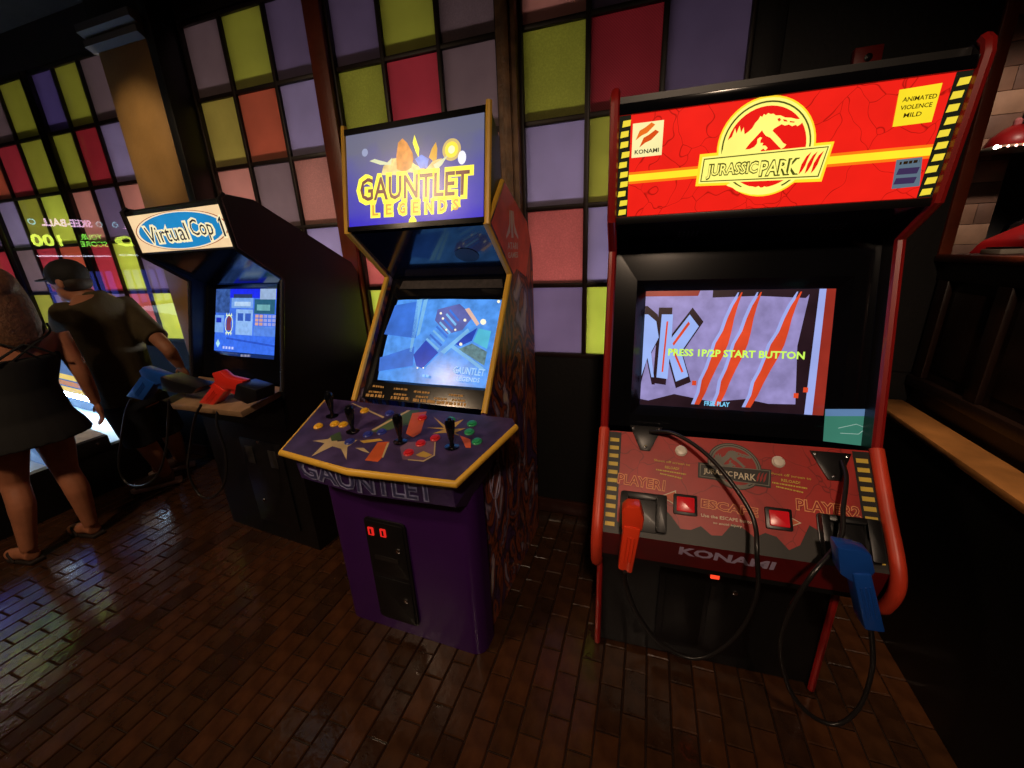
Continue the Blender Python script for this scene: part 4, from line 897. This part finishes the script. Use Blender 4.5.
for p in ((258, 442), (278, 456), (264, 500)):
    Fk2 = Frame((0, -.0105, 0), (1, 0, 0), (0, 0, 1), vc); c = Fk2.px(*p); MB().lathe((c[0], -.0101, c[1]), (0, -1, 0), [(.009, 0), (.009, .004), (.003, .005)], 12).build('lock', chrome, cdv)

# ================================================================== light guns and their cords
def gun(label, mname, c_, root, y, outline, grip, thick, cable, holster=None, detail=None):
    F = Frame((0, y, 0), (1, 0, 0), (0, 0, 1), root)
    P = [F.px(*p) for p in outline]; cx = sum(p[0] for p in P)/len(P); cz = sum(p[1] for p in P)/len(P)
    W = RM[root.name]; o = V((cx, y, cz)); base = W @ o
    g = thing('light_gun', label, 'toy gun', base, root.rotation_euler.z, 'tethered light guns on the cabinets')
    F2 = Frame((-cx, 0, -cz), (1, 0, 0), (0, 0, 1))
    m_ = mat(mname, c_, .3, noise=.06, coat=.3)
    MB().slab(F2, P, -thick/2, thick/2).build('body', m_, g, bevel=.005)
    G = [F.px(*p) for p in grip]; gr = MB().slab(F2, G, -thick*.62, thick*.62).build('grip', m_, g, bevel=.006)
    gc = (sum(p[0] for p in G)/len(G), sum(p[1] for p in G)/len(G)); ax = V((G[0][0]-gc[0], G[0][1]-gc[1]))
    rib = MB()
    for k in (-1, 0, 1):
        A = V((G[0][0]+G[1][0], G[0][1]+G[1][1]))/2; B = V((G[2][0]+G[3][0], G[2][1]+G[3][1]))/2; n_ = V((-(B-A).y, (B-A).x)).normalized()*.009*k
        A2 = A.lerp(B, .22)+n_; B2 = A.lerp(B, .78)+n_; rib.tube([F2.P(A2.x, A2.y, thick*.63), F2.P(B2.x, B2.y, thick*.63)], .0022, 6)
    rib.build('grip_rib', m_, gr)
    if detail:
        D_ = [F.px(*p) for p in detail]; MB().slab(F2, D_, -.006, .006).build('trigger', m_, g, bevel=.001)
    if holster:
        H_ = [F.px(*p) for p in holster]; Fr = Frame((0, y, 0), (1, 0, 0), (0, 0, 1)); MB().slab(Fr, H_, -.045, .045).build('gun_holster', dark_plastic, root, bevel=.006)
    inv = g.matrix_basis.inverted() if False else (Matrix.Translation(base) @ Matrix.Rotation(root.rotation_euler.z, 4, 'Z')).inverted()
    pts = []
    for (Fr_, p, d) in cable:
        a, b = Fr_.px(*p); pts.append(inv @ (W @ Fr_.P(a, b, d)))
    MB().tube(spline(pts, 7), .0058, 8).build('cord', rubber, g, smooth=1)
    return g
Fj = Frame((0, -.285, 0), (1, 0, 0), (0, 0, 1), jp)
gun('orange light gun holstered on the red cabinet, grip hanging down', 'orange_plastic', (236, 66, 34), jp, -.262,
    [(622, 506), (627, 502), (640, 503), (644, 516), (642, 527), (622, 527)], [(624, 520), (641, 524), (632, 568), (618, 563)], .042,
    [(Fp, (650, 433), .012), (Fp, (672, 438), .05), (Fp, (700, 458), .07), (Fp, (725, 488), .08), (Fp, (745, 522), .08), (Fj, (757, 556), 0), (Fj, (757, 592), 0), (Fj, (742, 628), 0), (Fj, (716, 652), 0), (Fj, (690, 658), 0), (Fj, (660, 643), 0), (Fj, (638, 615), 0), (Fj, (626, 585), 0), (Fj, (625, 566), .022)])
gun('blue light gun holstered on the red cabinet beside the second player name', 'blue_plastic', (24, 74, 160), jp, -.275,
    [(833, 541), (855, 545), (867, 549), (871, 566), (866, 571), (848, 576), (836, 568)], [(847, 566), (866, 566), (880, 624), (859, 621)], .045,
    [(Fp, (840, 462), .012), (Fp, (840, 480), .035), (Fp, (834, 510), .05), (Fp, (829, 540), .06), (Fj, (812, 575), 0), (Fj, (790, 610), 0), (Fj, (780, 648), 0), (Fj, (790, 690), 0), (Fj, (812, 716), 0), (Fj, (838, 724), 0), (Fj, (860, 706), 0), (Fj, (872, 670), 0), (Fj, (872, 640), 0), (Fj, (869, 622), .0)])
Fl = Frame((0, -.215, 0), (1, 0, 0), (0, 0, 1), vc)
gun('red light gun resting on the tan shelf of the black cabinet', 'red_plastic', (222, 48, 36), vc, -.155,
    [(216, 372), (223, 370), (230, 376), (247, 380), (244, 391), (235, 388), (222, 390), (213, 385), (219, 380)], [(219, 382), (230, 390), (216, 406.5), (203, 402)], .04,
    [(Fl, (208, 403), .03), (Fl, (200, 415), .02), (Fl, (191, 440), 0), (Fl, (188, 470), 0), (Fl, (198, 493), 0), (Fl, (211, 498), 0), (Fl, (224, 484), 0), (Fl, (226, 455), 0), (Fl, (217, 425), .0), (Fl, (213, 411), -.02)],
    [(246, 381), (266, 387), (266, 397), (257, 401), (243, 395)], [(233, 388), (238, 388), (236, 394), (231, 392)])
gun('blue light gun sticking out past the left edge of the black cabinet', 'blue_plastic', (24, 74, 160), vc, -.155,
    [(143, 370), (147, 366), (172, 375), (170, 382), (159, 384), (150, 380), (146, 376)], [(146, 375), (160, 382), (148, 399), (131, 395)], .04,
    [(Fl, (138, 397), .03), (Fl, (130, 412), .02), (Fl, (121, 440), 0), (Fl, (119, 468), 0), (Fl, (128, 484), 0), (Fl, (145, 485), 0), (Fl, (159, 472), 0), (Fl, (166, 448), 0), (Fl, (168, 420), 0), (Fl, (169, 400), .0)],
    [(170, 374), (184, 379), (208, 385), (202, 391), (188, 391), (172, 388)], [(160, 382), (165, 383), (163, 389), (158, 388)])
# ================================================================== lit ball-rolling lanes at the far left
def W(px, py, x):                       # the point at depth plane x that the photograph shows there
    d = ray(px, py); return CAM+d*(x/d.x)
lane_m = mat('lane_white_blue', (196, 222, 246), .35, noise=.04)
led = lit('led_white', (196, 228, 255), 46.0); band_y = lit('band_yellow', (240, 206, 96), .9); band_o = lit('band_orange', (206, 142, 76), .8); pan_b = lit('side_panel_blue', (120, 158, 214), .45)
def lane(label, y0, y1, console, digits):
    g = thing('ball_lane', label, 'arcade game', (-3.57, (y0+y1)/2, 0), 0)
    h = (y1-y0)/2; body = black
    MB().hull([(0, -h, 0), (0, h, 0), (-1.62, h, 0), (-1.62, -h, 0)], [(0, -h, .315), (0, h, .315), (-1.62, h, .46), (-1.62, -h, .46)]).build('body', body, g)
    MB().hull([(-.004, -h+.03, .317), (-.004, h-.03, .317), (-1.22, h-.03, .445), (-1.22, -h+.03, .445)], [(-.004, -h+.03, .335), (-.004, h-.03, .335), (-1.22, h-.03, .455), (-1.22, -h+.03, .455)]).build('lane_surface', lane_m, g)
    for s_ in (-1, 1):
        ya, yb = sorted((s_*(h-.028), s_*h))
        sh_ = [(-.0, .30), (-.0, .36), (-.25, .50), (-.55, .98), (-1.60, 1.10), (-1.60, .46)] if s_ > 0 else [(-.0, .30), (-.0, .36), (-.35, .42), (-.8, .46), (-1.60, .52), (-1.60, .44)]
        rl = MB().hull([(x, ya, z) for x, z in sh_], [(x, yb, z) for x, z in sh_]).build('side_rail', pan_b if s_ > 0 else dark_plastic, g)
        if s_ > 0:
            yi = ya-.003
            for nm, za, zb, m_ in (('light_strip', .085, .125, led), ('colour_band', .135, .175, band_y), ('colour_band', .19, .23, band_o), ('colour_band', .245, .29, band_y)):
                x0 = -.27 if nm == 'light_strip' else -.36
                z_at = lambda x: .335+(-x/1.22)*.12
                MB().hull([(x0, yi, z_at(x0)+za), (-1.22, yi, z_at(-1.22)+za), (-1.22, yi, z_at(-1.22)+zb), (x0, yi, z_at(x0)+zb)], [(x0, ya, z_at(x0)+za), (-1.22, ya, z_at(-1.22)+za), (-1.22, ya, z_at(-1.22)+zb), (x0, ya, z_at(x0)+zb)]).build(nm, m_, rl)
    if console:
        MB().hull([(.012, -h, .30), (.012, -h+.27, .30), (-.26, -h+.27, .34), (-.26, -h, .34)], [(.012, -h, .40), (.012, -h+.27, .40), (-.26, -h+.27, .45), (-.26, -h, .45)]).build('coin_console', dark_plastic, g, bevel=.004)
        Fk_ = Frame((.0, -h+.01, .4045), (0, 1, 0), (-.26, 0, .047), None)
        dc = MB().flat(Fk_, [(.0, .01), (.25, .01), (.25, .25), (.0, .25)], .003).build('console_decal', mat('decal_pastel', (214, 206, 190), .4, noise=.25, scale=20), g)
        MB().flat(Fk_, rrect(.03, .12, .13, .20, .02), .0045).build('decal_badge', mat('decal_blue', (40, 90, 190), .3), dc)
        MB().flat(Fk_, [(.0, .20), (.25, .16), (.25, .23), (.0, .25)], .0040).build('decal_swash', band_o, dc)
        for q_ in (.06, .20): MB().lathe((.0125, -h+q_, .365), (1, 0, 0), [(.009, 0), (.009, .004), (.003, .005)], 10).build('bolt', chrome, g)
    # target end: ramp, rings and the score sign facing the player
    MB().hull([(-1.22, -h+.03, .445), (-1.22, h-.03, .445), (-1.62, h-.03, .80), (-1.62, -h+.03, .80)], [(-1.22, -h+.03, .46), (-1.22, h-.03, .46), (-1.60, h-.03, .82), (-1.60, -h+.03, .82)]).build('target_ramp', mat('target_white', (120, 130, 220), .4), g)
    Ft = Frame((-1.41, 0, .633), (0, 1, 0), (-.38, 0, .36), None)
    for k, r_ in enumerate((.17, .12, .07)): MB().ring(Ft, (0, .02), r_-.012, r_, .03, 24).build('score_ring', wht, g)
    MB().box((-1.64, -h, .46), (-1.62, h, 2.08)).build('backboard', black, g)
    Fs_ = Frame((-1.619, -h, 0), (0, 1, 0), (0, 0, 1), None)
    net = MB()
    for i in range(7): net.flat(Fs_, [(.06+i*.075, 1.16), (.115+i*.075, 1.16), (.115+i*.075, 1.50), (.06+i*.075, 1.50)], .004)
    net.build('blue_light_panel', lit('blue_panel_lit', (90, 110, 255), 1.6), g)
    MB().flat(Fs_, [(.05, .86), (2*h-.05, .86), (2*h-.05, 1.12), (.05, 1.12)], .004).build('added_glow_panel', lit('added_glow_lit', (190, 220, 255), 3.0), g)  # glowing panel added to strengthen the bluish reflection on the floor
    MB().flat(Fs_, [(.02, 1.635), (2*h-.02, 1.645), (2*h-.02, 1.657), (.02, 1.647)], .006).build('sign_edge_light', lit('edge_white_lit', (220, 230, 255), 6), g)
    gl_ = lit('score_green_lit', (150, 255, 90), 8.0); ll_ = lit('score_lime_lit', (225, 250, 90), 9.0); pk_ = lit('title_pink_lit', (250, 200, 240), 8.0); kb = lit('score_back', (8, 40, 16), .4)
    MB().text(Fs_, digits, (.458, 1.785), .205, .105, .006, bold=.03).build('score_digits', ll_, g)
    MB().text(Fs_, 'YOUR', (.125, 1.82), .17, .052, .006, bold=.02).build('lettering', gl_, g); MB().text(Fs_, 'SCORE', (.12, 1.755), .21, .052, .006, bold=.02).build('lettering', gl_, g)
    MB().text(Fs_, 'SKEE-BALL', (.268, 1.94), .36, .068, .006, bold=.03).build('lettering', pk_, g)
    ic = MB()
    for yq in (.03, .51): ic.ring(Fs_, (yq, 1.94), .018, .026, .006, 16)
    ic.build('sign_icon', lit('icon_cyan_lit', (160, 230, 250), 6), g)
    return g
lane('lit ball lane by the window behind the man in the cap', 1.265, 1.845, True, '100')
lane('lit ball lane in front of the woman in the black dress', .655, 1.235, False, '0')

# ================================================================== people
def loft(mb, rings, n=20):
    base = len(mb.v)
    for c, ax, ay in rings:
        mb.v += [tuple(V(c)+V(ax)*math.cos(2*PI*j/n)+V(ay)*math.sin(2*PI*j/n)) for j in range(n)]
    for i in range(len(rings)-1):
        A = base+i*n; B = A+n; mb.f += [(A+j, A+(j+1) % n, B+(j+1) % n, B+j) for j in range(n)]
    mb.f += [tuple(base+j for j in range(n-1, -1, -1)), tuple(base+(len(rings)-1)*n+j for j in range(n))]
    return mb
def skin_up(mb, name, material, parent, voxel=.011, smooth=4, origin=None):
    me = bpy.data.meshes.new(name); o0 = V(origin) if origin is not None else V((0, 0, 0))
    me.from_pydata([tuple(V(v)-o0) for v in mb.v], [], mb.f)
    bm = bmesh.new(); bm.from_mesh(me); bmesh.ops.recalc_face_normals(bm, faces=bm.faces); bm.to_mesh(me); bm.free()
    o = bpy.data.objects.new(name, me); col.objects.link(o)
    r_ = o.modifiers.new('r', 'REMESH'); r_.mode = 'VOXEL'; r_.voxel_size = voxel
    if smooth:
        s_ = o.modifiers.new('s', 'SMOOTH'); s_.iterations = smooth; s_.factor = .5
    m2 = bpy.data.meshes.new_from_object(o.evaluated_get(bpy.context.evaluated_depsgraph_get()))
    bpy.data.objects.remove(o); bpy.data.meshes.remove(me)
    m2.name = name; m2.materials.clear(); m2.materials.append(material); m2.shade_smooth()
    return link(name, m2, parent)
def limb(mb, pts, rs, n=12): return mb.tube(spline(pts, 6), [rs[min(len(rs)-1, i//6)]+(rs[min(len(rs)-1, i//6+1)]-rs[min(len(rs)-1, i//6)])*((i % 6)/6) for i in range((len(pts)-1)*6+1)], n)
def hand(mb, wrist, dirn, palm_n, s=1.0, curl=.35, thumb=1):
    d = V(dirn).normalized(); nrm = V(palm_n); nrm = (nrm-d*nrm.dot(d)).normalized(); sd = d.cross(nrm)
    w_ = V(wrist); R3 = Matrix((sd, nrm, d)).transposed()
    mb.blob(w_+d*.045*s, (.040*s, .017*s, .055*s), R3)
    for k, L_ in enumerate((.068, .076, .070, .055)):
        b = w_+d*.085*s+sd*(.027-.018*k)*s*thumb
        p1 = b+(d*math.cos(curl*.6)+nrm*math.sin(curl*.6))*L_*.45*s; p2 = p1+(d*math.cos(curl*1.6)+nrm*math.sin(curl*1.6))*L_*.32*s; p3 = p2+(d*math.cos(curl*2.4)+nrm*math.sin(curl*2.4))*L_*.25*s
        mb.tube([b-d*.02*s, b, p1, p2, p3], [.0095*s, .0095*s, .0088*s, .008*s, .0065*s], 8)
    t0 = w_+d*.03*s+sd*.03*s*thumb; t1 = t0+(d*.6+sd*.7*thumb+nrm*.3)*.035*s; t2 = t1+(d*.9+sd*.25*thumb+nrm*.4)*.03*s
    mb.tube([t0-sd*.012*thumb, t0, t1, t2], [.012*s, .012*s, .0105*s, .008*s], 8)
def head(mb, c, fwd, s=1.0):
    f = V(fwd).normalized(); rt = f.cross(V((0, 0, 1))).normalized(); up = rt.cross(f); R3 = Matrix((rt, f, up)).transposed(); c = V(c)
    mb.blob(c+up*.025*s, (.075*s, .095*s, .095*s), R3, 18, 12); mb.blob(c+f*.025*s-up*.055*s, (.055*s, .065*s, .062*s), R3, 16, 10)
    mb.blob(c+f*.098*s-up*.012*s, (.013*s, .022*s, .022*s), R3, 10, 8); mb.blob(c+f*.082*s-up*.055*s, (.024*s, .016*s, .010*s), R3, 10, 8)
    mb.blob(c+f*.075*s-up*.092*s, (.022*s, .02*s, .018*s), R3, 10, 8)
    for g in (-1, 1): mb.blob(c+rt*g*.078*s-up*.008*s-f*.008*s, (.012*s, .022*s, .034*s), R3, 10, 8)
    return f, rt, up
def eyes(c, f, rt, up, parent, s=1.0):
    e = MB()
    for g in (-1, 1): e.blob(V(c)+f*.086*s+rt*g*.032*s+up*.012*s, (.012*s, .012*s, .009*s), None, 10, 6)
    e.build('eyes', mat('eye_white', (200, 196, 190), .2), parent, smooth=1)
skin_t = mat('skin_tan', (168, 112, 84), .55, noise=.1, scale=20); skin_w = mat('skin_tan_warm', (176, 112, 82), .55, noise=.1, scale=20)

# ---- the man in the cap, bent over the lane
f = V((-.93, -.36, 0)).normalized(); rt = f.cross(V((0, 0, 1)))
hip = W(134, 398, -3.22); sh = W(95, 305, -3.35); hd_ = W(70, 282, -3.40)
foot1 = V((-3.25, 1.62, 0)); foot2 = V((-3.40, 1.82, 0))
man = thing('person', 'person in black cap and dark olive shirt bending over a lit lane', 'person', ((foot1.x+foot2.x)/2, (foot1.y+foot2.y)/2, 0), 0)
O = V(man.location); l_ = lambda p: V(p)-O
b = MB(); ax = (sh-hip).normalized(); dp_ = ax.cross(rt).normalized()
def ringset(levels, grow=0): return [(hip.lerp(sh, t)+dp_*o_, rt*(w_+grow), dp_*(d_+grow)) for t, w_, d_, o_ in levels]
TORSO = [(-.12, .13, .11, 0), (.0, .165, .125, 0), (.25, .160, .115, 0), (.55, .175, .12, 0), (.82, .195, .115, 0), (1.0, .185, .085, 0), (1.10, .10, .07, 0)]
loft(b, ringset(TORSO)); b.tube([sh, sh.lerp(hd_, .5), hd_], [.065, .058, .055], 12); hf, hr, hu = head(b, hd_, (-.90, -.40, -.12))
sr = sh+rt*.185-ax*.02; sl = sh-rt*.185-ax*.02
er = W(166, 347, -3.02); wr_ = W(180, 366, -3.05); el = sl+V((-.24, .05, -.16)); wl = el+V((-.24, .12, -.06))
limb(b, [sr, sr.lerp(er, .5), er, er.lerp(wr_, .5), wr_], [.062, .05, .042, .038, .028]); limb(b, [sl, sl.lerp(el, .5), el, el.lerp(wl, .5), wl], [.062, .05, .042, .038, .028])
hand(b, wr_, wr_-er, (0, -1, -.2)); hand(b, wl, wl-el, (0, .3, -1), thumb=-1)
k1 = W(143, 440, -3.22); k2 = W(168, 430, -3.27)
for s_, k_, ft in ((-1, k1, foot1), (1, k2, foot2)):
    hj = hip+rt*.09*s_-V((0, 0, .03)); an = ft+V((.015, 0, .085))
    limb(b, [hj, hj.lerp(k_, .5), k_, k_.lerp(an, .35)+V((.015, 0, 0)), an], [.095, .08, .058, .056, .038]); b.tube([an, ft+V((-.03, 0, .06)), ft+V((-.085, -.11, .04))], [.04, .042, .035], 10)
bb = MB(); bb.v = [tuple(l_(v)) for v in b.v]; bb.f = b.f
skin_up(bb, 'body', skin_t, man, .0075, 3); eyes(l_(hd_), hf, hr, hu, man)
c = MB(); loft(c, [(l_(p), a, d) for p, a, d in ringset([(-.06, .165, .13, 0), (.0, .185, .14, 0), (.25, .178, .132, 0), (.55, .195, .137, 0), (.82, .212, .13, 0), (1.0, .195, .098, 0), (1.08, .085, .08, 0), (1.13, .07, .07, 0)])])
for s0, e0 in ((sr, er), (sl, el)): c.tube([l_(s0)-V((0, 0, .0)), l_(s0.lerp(e0, .5)), l_(s0.lerp(e0, .8))], [.078, .072, .072], 14)
skin_up(c, 'shirt', mat('olive_shirt', (62, 52, 28), .85, noise=.15, bump=.2), man, .010, 5)
c = MB(); loft(c, [(l_(p), a, d) for p, a, d in ringset([(-.10, .17, .135, 0), (.0, .178, .138, 0), (.10, .172, .132, 0)])])
for s_, k_ in ((-1, k1), (1, k2)):
    hj = hip+rt*.09*s_; c.tube([l_(hj), l_(hj.lerp(k_, .5)), l_(hj.lerp(k_, 1.02))], [.112, .105, .10], 16)
skin_up(c, 'shorts', mat('navy_shorts', (20, 24, 36), .85, noise=.15), man, .010, 4)
for ft in (foot1, foot2):
    c = MB(); dr = V((-.62, -.78, 0)).normalized(); p = l_(ft)
    c.tube([p-dr*.05+V((0, 0, .065)), p+V((.0, 0, .07)), p+dr*.08+V((0, 0, .055)), p+dr*.17+V((0, 0, .042))], [.042, .045, .045, .03], 12)
    so = skin_up(c, 'shoe', mat('brown_shoe', (110, 74, 62), .6, noise=.2), man, .008, 2)
    nn = dr.cross(V((0, 0, 1))); pl_ = [p-dr*.085+nn*.036, p-dr*.02+nn*.045, p+dr*.10+nn*.048, p+dr*.18+nn*.036, p+dr*.205, p+dr*.18-nn*.036, p+dr*.10-nn*.046, p-dr*.02-nn*.042, p-dr*.085-nn*.034]
    MB().hull([q_+V((0, 0, .001)) for q_ in pl_], [q_+V((0, 0, .028)) for q_ in pl_]).build('sole', mat('pale_sole', (206, 170, 160), .6), so, bevel=.004)
hc = l_(hd_); R3 = Matrix((hr, hf, hu)).transposed()
c = MB(); base = []
c.blob(hc+hu*.045-hf*.006, (.088, .108, .092), R3, 20, 12)
br_ = [hc+hu*.028+hf*.085+hr*(.075*math.cos(t))+hf*(.085*math.sin(t)) for t in [PI*i/10 for i in range(11)]]
c.hull(br_, [q_+hu*.010 for q_ in br_])
cp_ = skin_up(c, 'cap', mat('black_cap', (18, 17, 18), .8), man, .006, 2)
c = MB(); c.blob(hc-hf*.03-hu*.01, (.080, .075, .06), R3, 16, 10); skin_up(c, 'hair', mat('dark_hair', (40, 28, 20), .7, noise=.3, scale=60), man, .007, 2)

# ---- the woman in the black dress
rt = V((.12, .99, 0)).normalized(); f = V((-.99, .12, 0))
hip = W(22, 418, -3.12); sh = W(14, 333, -3.08); hd_ = W(-6, 293, -3.09)
f1 = V((-3.14, .86, 0)); f2 = V((-3.08, 1.10, 0))
wom = thing('person', 'person with long brown hair in black cross-strap dress and sandals', 'person', ((f1.x+f2.x)/2, (f1.y+f2.y)/2, 0), 0)
O = V(wom.location); ax = (sh-hip).normalized(); dp_ = ax.cross(rt).normalized(); dp_ = -dp_ if dp_.x < 0 else dp_
b = MB(); loft(b, ringset([(-.15, .14, .11, 0), (.0, .165, .12, 0), (.35, .125, .095, 0), (.7, .145, .10, 0), (.92, .165, .085, 0), (1.03, .10, .07, 0)]))
b.tube([sh, sh.lerp(hd_, .5), hd_], [.052, .046, .05], 12); hf, hr, hu = head(b, hd_, (-1, .05, -.1), .95)
sr = sh+rt*.155-ax*.03; sl = sh-rt*.155-ax*.03
er = W(82, 374, -3.02); wr_ = W(96, 402, -3.06); el = sl+V((-.03, -.10, -.26)); wl = el+V((-.12, .05, -.2))
limb(b, [sr, sr.lerp(er, .5), er, er.lerp(wr_, .5), wr_], [.05, .043, .036, .033, .024]); limb(b, [sl, sl.lerp(el, .5), el, el.lerp(wl, .5), wl], [.05, .043, .036, .033, .024])
hand(b, wr_, V((-.05, .06, -1)), (-.3, -1, 0), .95); hand(b, wl, wl-el, (-.3, 1, 0), .95, thumb=-1)
k1 = V((-3.16, .93, .44)); k2 = W(66, 470, -3.09)
for s_, k_, ft in ((-1, k1, f1), (1, k2, f2)):
    hj = hip+rt*.08*s_-V((0, 0, .03)); an = ft+V((.02, 0, .075))
    limb(b, [hj, hj.lerp(k_, .5), k_, k_.lerp(an, .35)+V((.025, 0, 0)), an], [.092, .078, .054, .054, .033]); b.tube([an+V((.02, 0, -.03)), ft+V((-.02, 0, .045)), ft+V((-.12, -.02, .028)), ft+V((-.165, -.02, .022))], [.034, .036, .034, .022], 10)
bb = MB(); bb.v = [tuple(l_(v)) for v in b.v]; bb.f = b.f
skin_up(bb, 'body', skin_w, wom, .0075, 3); eyes(l_(hd_), hf, hr, hu, wom, .95)
c = MB(); dn = V((0, 0, -1))
hem = W(30, 440, -3.12)
rings = [(l_(hem), rt*.245, V((.20, 0, 0))), (l_(hem.lerp(hip, .5)), rt*.225, V((.175, 0, 0))), (l_(hip), rt*.190, V((.145, 0, 0)))]
rings += [(l_(p), a, d) for p, a, d in ringset([(.35, .145, .115, 0), (.66, .165, .118, 0), (.74, .166, .116, 0)])]
loft(c, rings, 24); skin_up(c, 'dress', mat('black_dress', (12, 11, 13), .85, noise=.2), wom, .010, 3)
c = MB(); back = -f
pt = lambda t, s_: l_(hip.lerp(sh, t)+rt*s_)-f*(.112 if t < .9 else .06)
for s_ in (-1, 1):
    c.tube(spline([pt(.72, .11*s_), pt(.86, .02*s_), pt(.97, -.085*s_), l_(sh-rt*.10*s_+ax*.035)], 6), .006, 6); c.tube(spline([pt(.72, .04*s_), pt(.86, -.03*s_), pt(.97, -.11*s_), l_(sh-rt*.12*s_+ax*.03)], 6), .005, 6)
c.build('strap', mat('black_dress', (12, 11, 13)), wom, smooth=1)
hc = l_(hd_); R3 = Matrix((hr, hf, hu)).transposed(); c = MB()
c.blob(hc+hu*.03-hf*.018, (.088, .105, .10), R3, 20, 12)
loft(c, [(hc+hu*.02-hf*.03, hr*.092, hf*.075), (hc-hu*.08-hf*.045, hr*.10, hf*.065), (hc-hu*.17-hf*.055, hr*.098, hf*.05), (hc-hu*.25-hf*.06, hr*.075, hf*.035), (hc-hu*.29-hf*.06, hr*.04, hf*.02)])
skin_up(c, 'hair', mat('brown_hair', (92, 60, 40), .55, noise=.4, scale=50, bump=.4, bscale=90), wom, .008, 3)
for ft in (f1, f2):
    p = l_(ft); pl_ = [p+V((.065, .03, 0)), p+V((-.02, .04, 0)), p+V((-.12, .035, 0)), p+V((-.195, .0, 0)), p+V((-.19, -.035, 0)), p+V((-.1, -.055, 0)), p+V((.0, -.038, 0)), p+V((.065, -.03, 0))]
    so = MB().hull([q_+V((0, 0, .001)) for q_ in pl_], [q_+V((0, 0, .016)) for q_ in pl_]).build('sandal', mat('dark_sandal', (34, 24, 20), .7), wom, bevel=.003)
    MB().tube(spline([p+V((-.06, .042, .012)), p+V((-.09, .02, .06)), p+V((-.13, -.015, .045)), p+V((-.09, -.045, .052)), p+V((-.05, -.048, .012))], 5), .006, 6).build('sandal_strap', mat('dark_sandal', (34, 24, 20)), so, smooth=1)

# ================================================================== small things
c = Frame((0, WY-.021, 0), (1, 0, 0), (0, 0, 1)).px(863, 66)
pb = thing('alarm_box', 'small red alarm box on dark wall above the red cabinet', 'alarm', (c[0], WY-.021, c[1]-.05))
MB().box((-.042, -.03, .0), (.042, 0, .10)).build('case', mat('alarm_red', (150, 34, 30), .4, noise=.15), pb, bevel=.004)
MB().lathe((0, -.030, .065), (0, -1, 0), [(.012, 0), (.012, .004), (.004, .006)], 14).build('knob', dark_plastic, pb); MB().box((-.03, -.0315, .008), (.03, -.0301, .024)).build('plate', mat('alarm_plate', (190, 150, 140), .4), pb)
# beyond the half wall
sf = thing('lit_shelf', 'shelf with a string of tiny white lights on the plank column', 'shelf', (1.78, 2.78, 1.872))
MB().box((-.29, -.06, 0), (.70, .122, .016)).build('board', mat('shelf_edge', (150, 130, 110), .5), sf, bevel=.002)
dots = MB()
for i in range(16): dots.blob((-.27+i*.028, -.064, .008), (.0045, .0045, .0045), None, 6, 4)
dots.build('light_string', lit('fairy_light', (255, 190, 170), 14), sf)
MB().tube([(-.285, -.062, .004), (.16, -.062, .004)], .003, 6).build('string_wire', chrome, sf)
MB().blob((-.285, -.064, .008), (.009, .009, .009), None, 8, 6).build('end_light', lit('fairy_white', (255, 250, 240), 20), sf)
rl = thing('red_lamp_shade', 'dark red domed lamp standing on the lit shelf', 'lamp', (1.60, 2.81, 1.889))
MB().lathe((0, 0, 0), (0, 0, 1), [(.09, 0), (.092, .012), (.078, .045), (.045, .075), (.018, .09)], 20).build('shade', mat('lamp_red', (150, 22, 24), .4), rl, smooth=.8)
MB().lathe((0, 0, .09), (0, 0, 1), [(.014, 0), (.016, .02), (.006, .03)], 12).build('finial', mat('lamp_pink', (190, 110, 110), .4), rl)
st = thing('bar_stool', 'red padded seat with white piping seen over the half wall', 'stool', (1.46, 2.34, 0))
MB().hull([(-.10, -.16, 1.40), (.18, -.16, 1.44), (.18, .14, 1.44), (-.10, .14, 1.40)], [(-.06, -.15, 1.47), (.16, -.15, 1.585), (.16, .13, 1.585), (-.06, .13, 1.47)]).build('seat', mat('seat_red', (190, 26, 28), .4), st, bevel=.015)
MB().tube([(-.02, -.165, 1.40), (.10, -.165, 1.50)], .009, 8).build('piping', mat('piping_white', (226, 216, 206), .4), st)
MB().lathe((.02, 0, 0), (0, 0, 1), [(.2, 0), (.2, .015), (.03, .03), (.025, 1.40)], 16).build('pedestal', chrome, st, smooth=.6)
bx = thing('black_handbag', 'black bag lying beside the red padded seat', 'bag', (1.80, 2.80, 1.40))
MB().hull([(-.12, -.1, .0), (.2, -.1, .0), (.2, .1, .0), (-.12, .1, .0)], [(-.10, -.07, .16), (.06, -.07, .10), (.06, .07, .10), (-.10, .07, .16)]).build('pouch', gloss_black, bx, bevel=.02)
MB().tube(spline([(-.08, 0, .14), (.0, 0, .24), (.14, 0, .22), (.18, 0, .02)], 6), .012, 8).build('strap', gloss_black, bx, smooth=1)
cn = thing('bar_counter', 'dark bar counter beyond the half wall under the bag', 'counter', (2.05, 2.80, 0))
MB().box((-.42, -.20, 0), (.9, .15, 1.37)).build('body', darkwood, cn); MB().box((-.44, -.24, 1.371), (.92, .18, 1.399)).build('top', mat('counter_top', (70, 58, 52), .3), cn, bevel=.004)
nd = thing('napkin_box', 'low white tray on the sill beside the plank column', 'tray', (1.13, 1.88, 1.4325))
MB().box((-.03, -.045, 0), (.035, .045, .016)).build('tray', mat('tray_white', (200, 190, 176), .4), nd, bevel=.002); MB().box((-.022, -.037, .0165), (.028, .037, .022)).build('napkins', dark_plastic, nd)
spot_light('bar_downlight', (1.45, 1.75, 2.9), (1.66, 2.85, 1.55), 60, (1, .80, .66), 50, .7, .05)
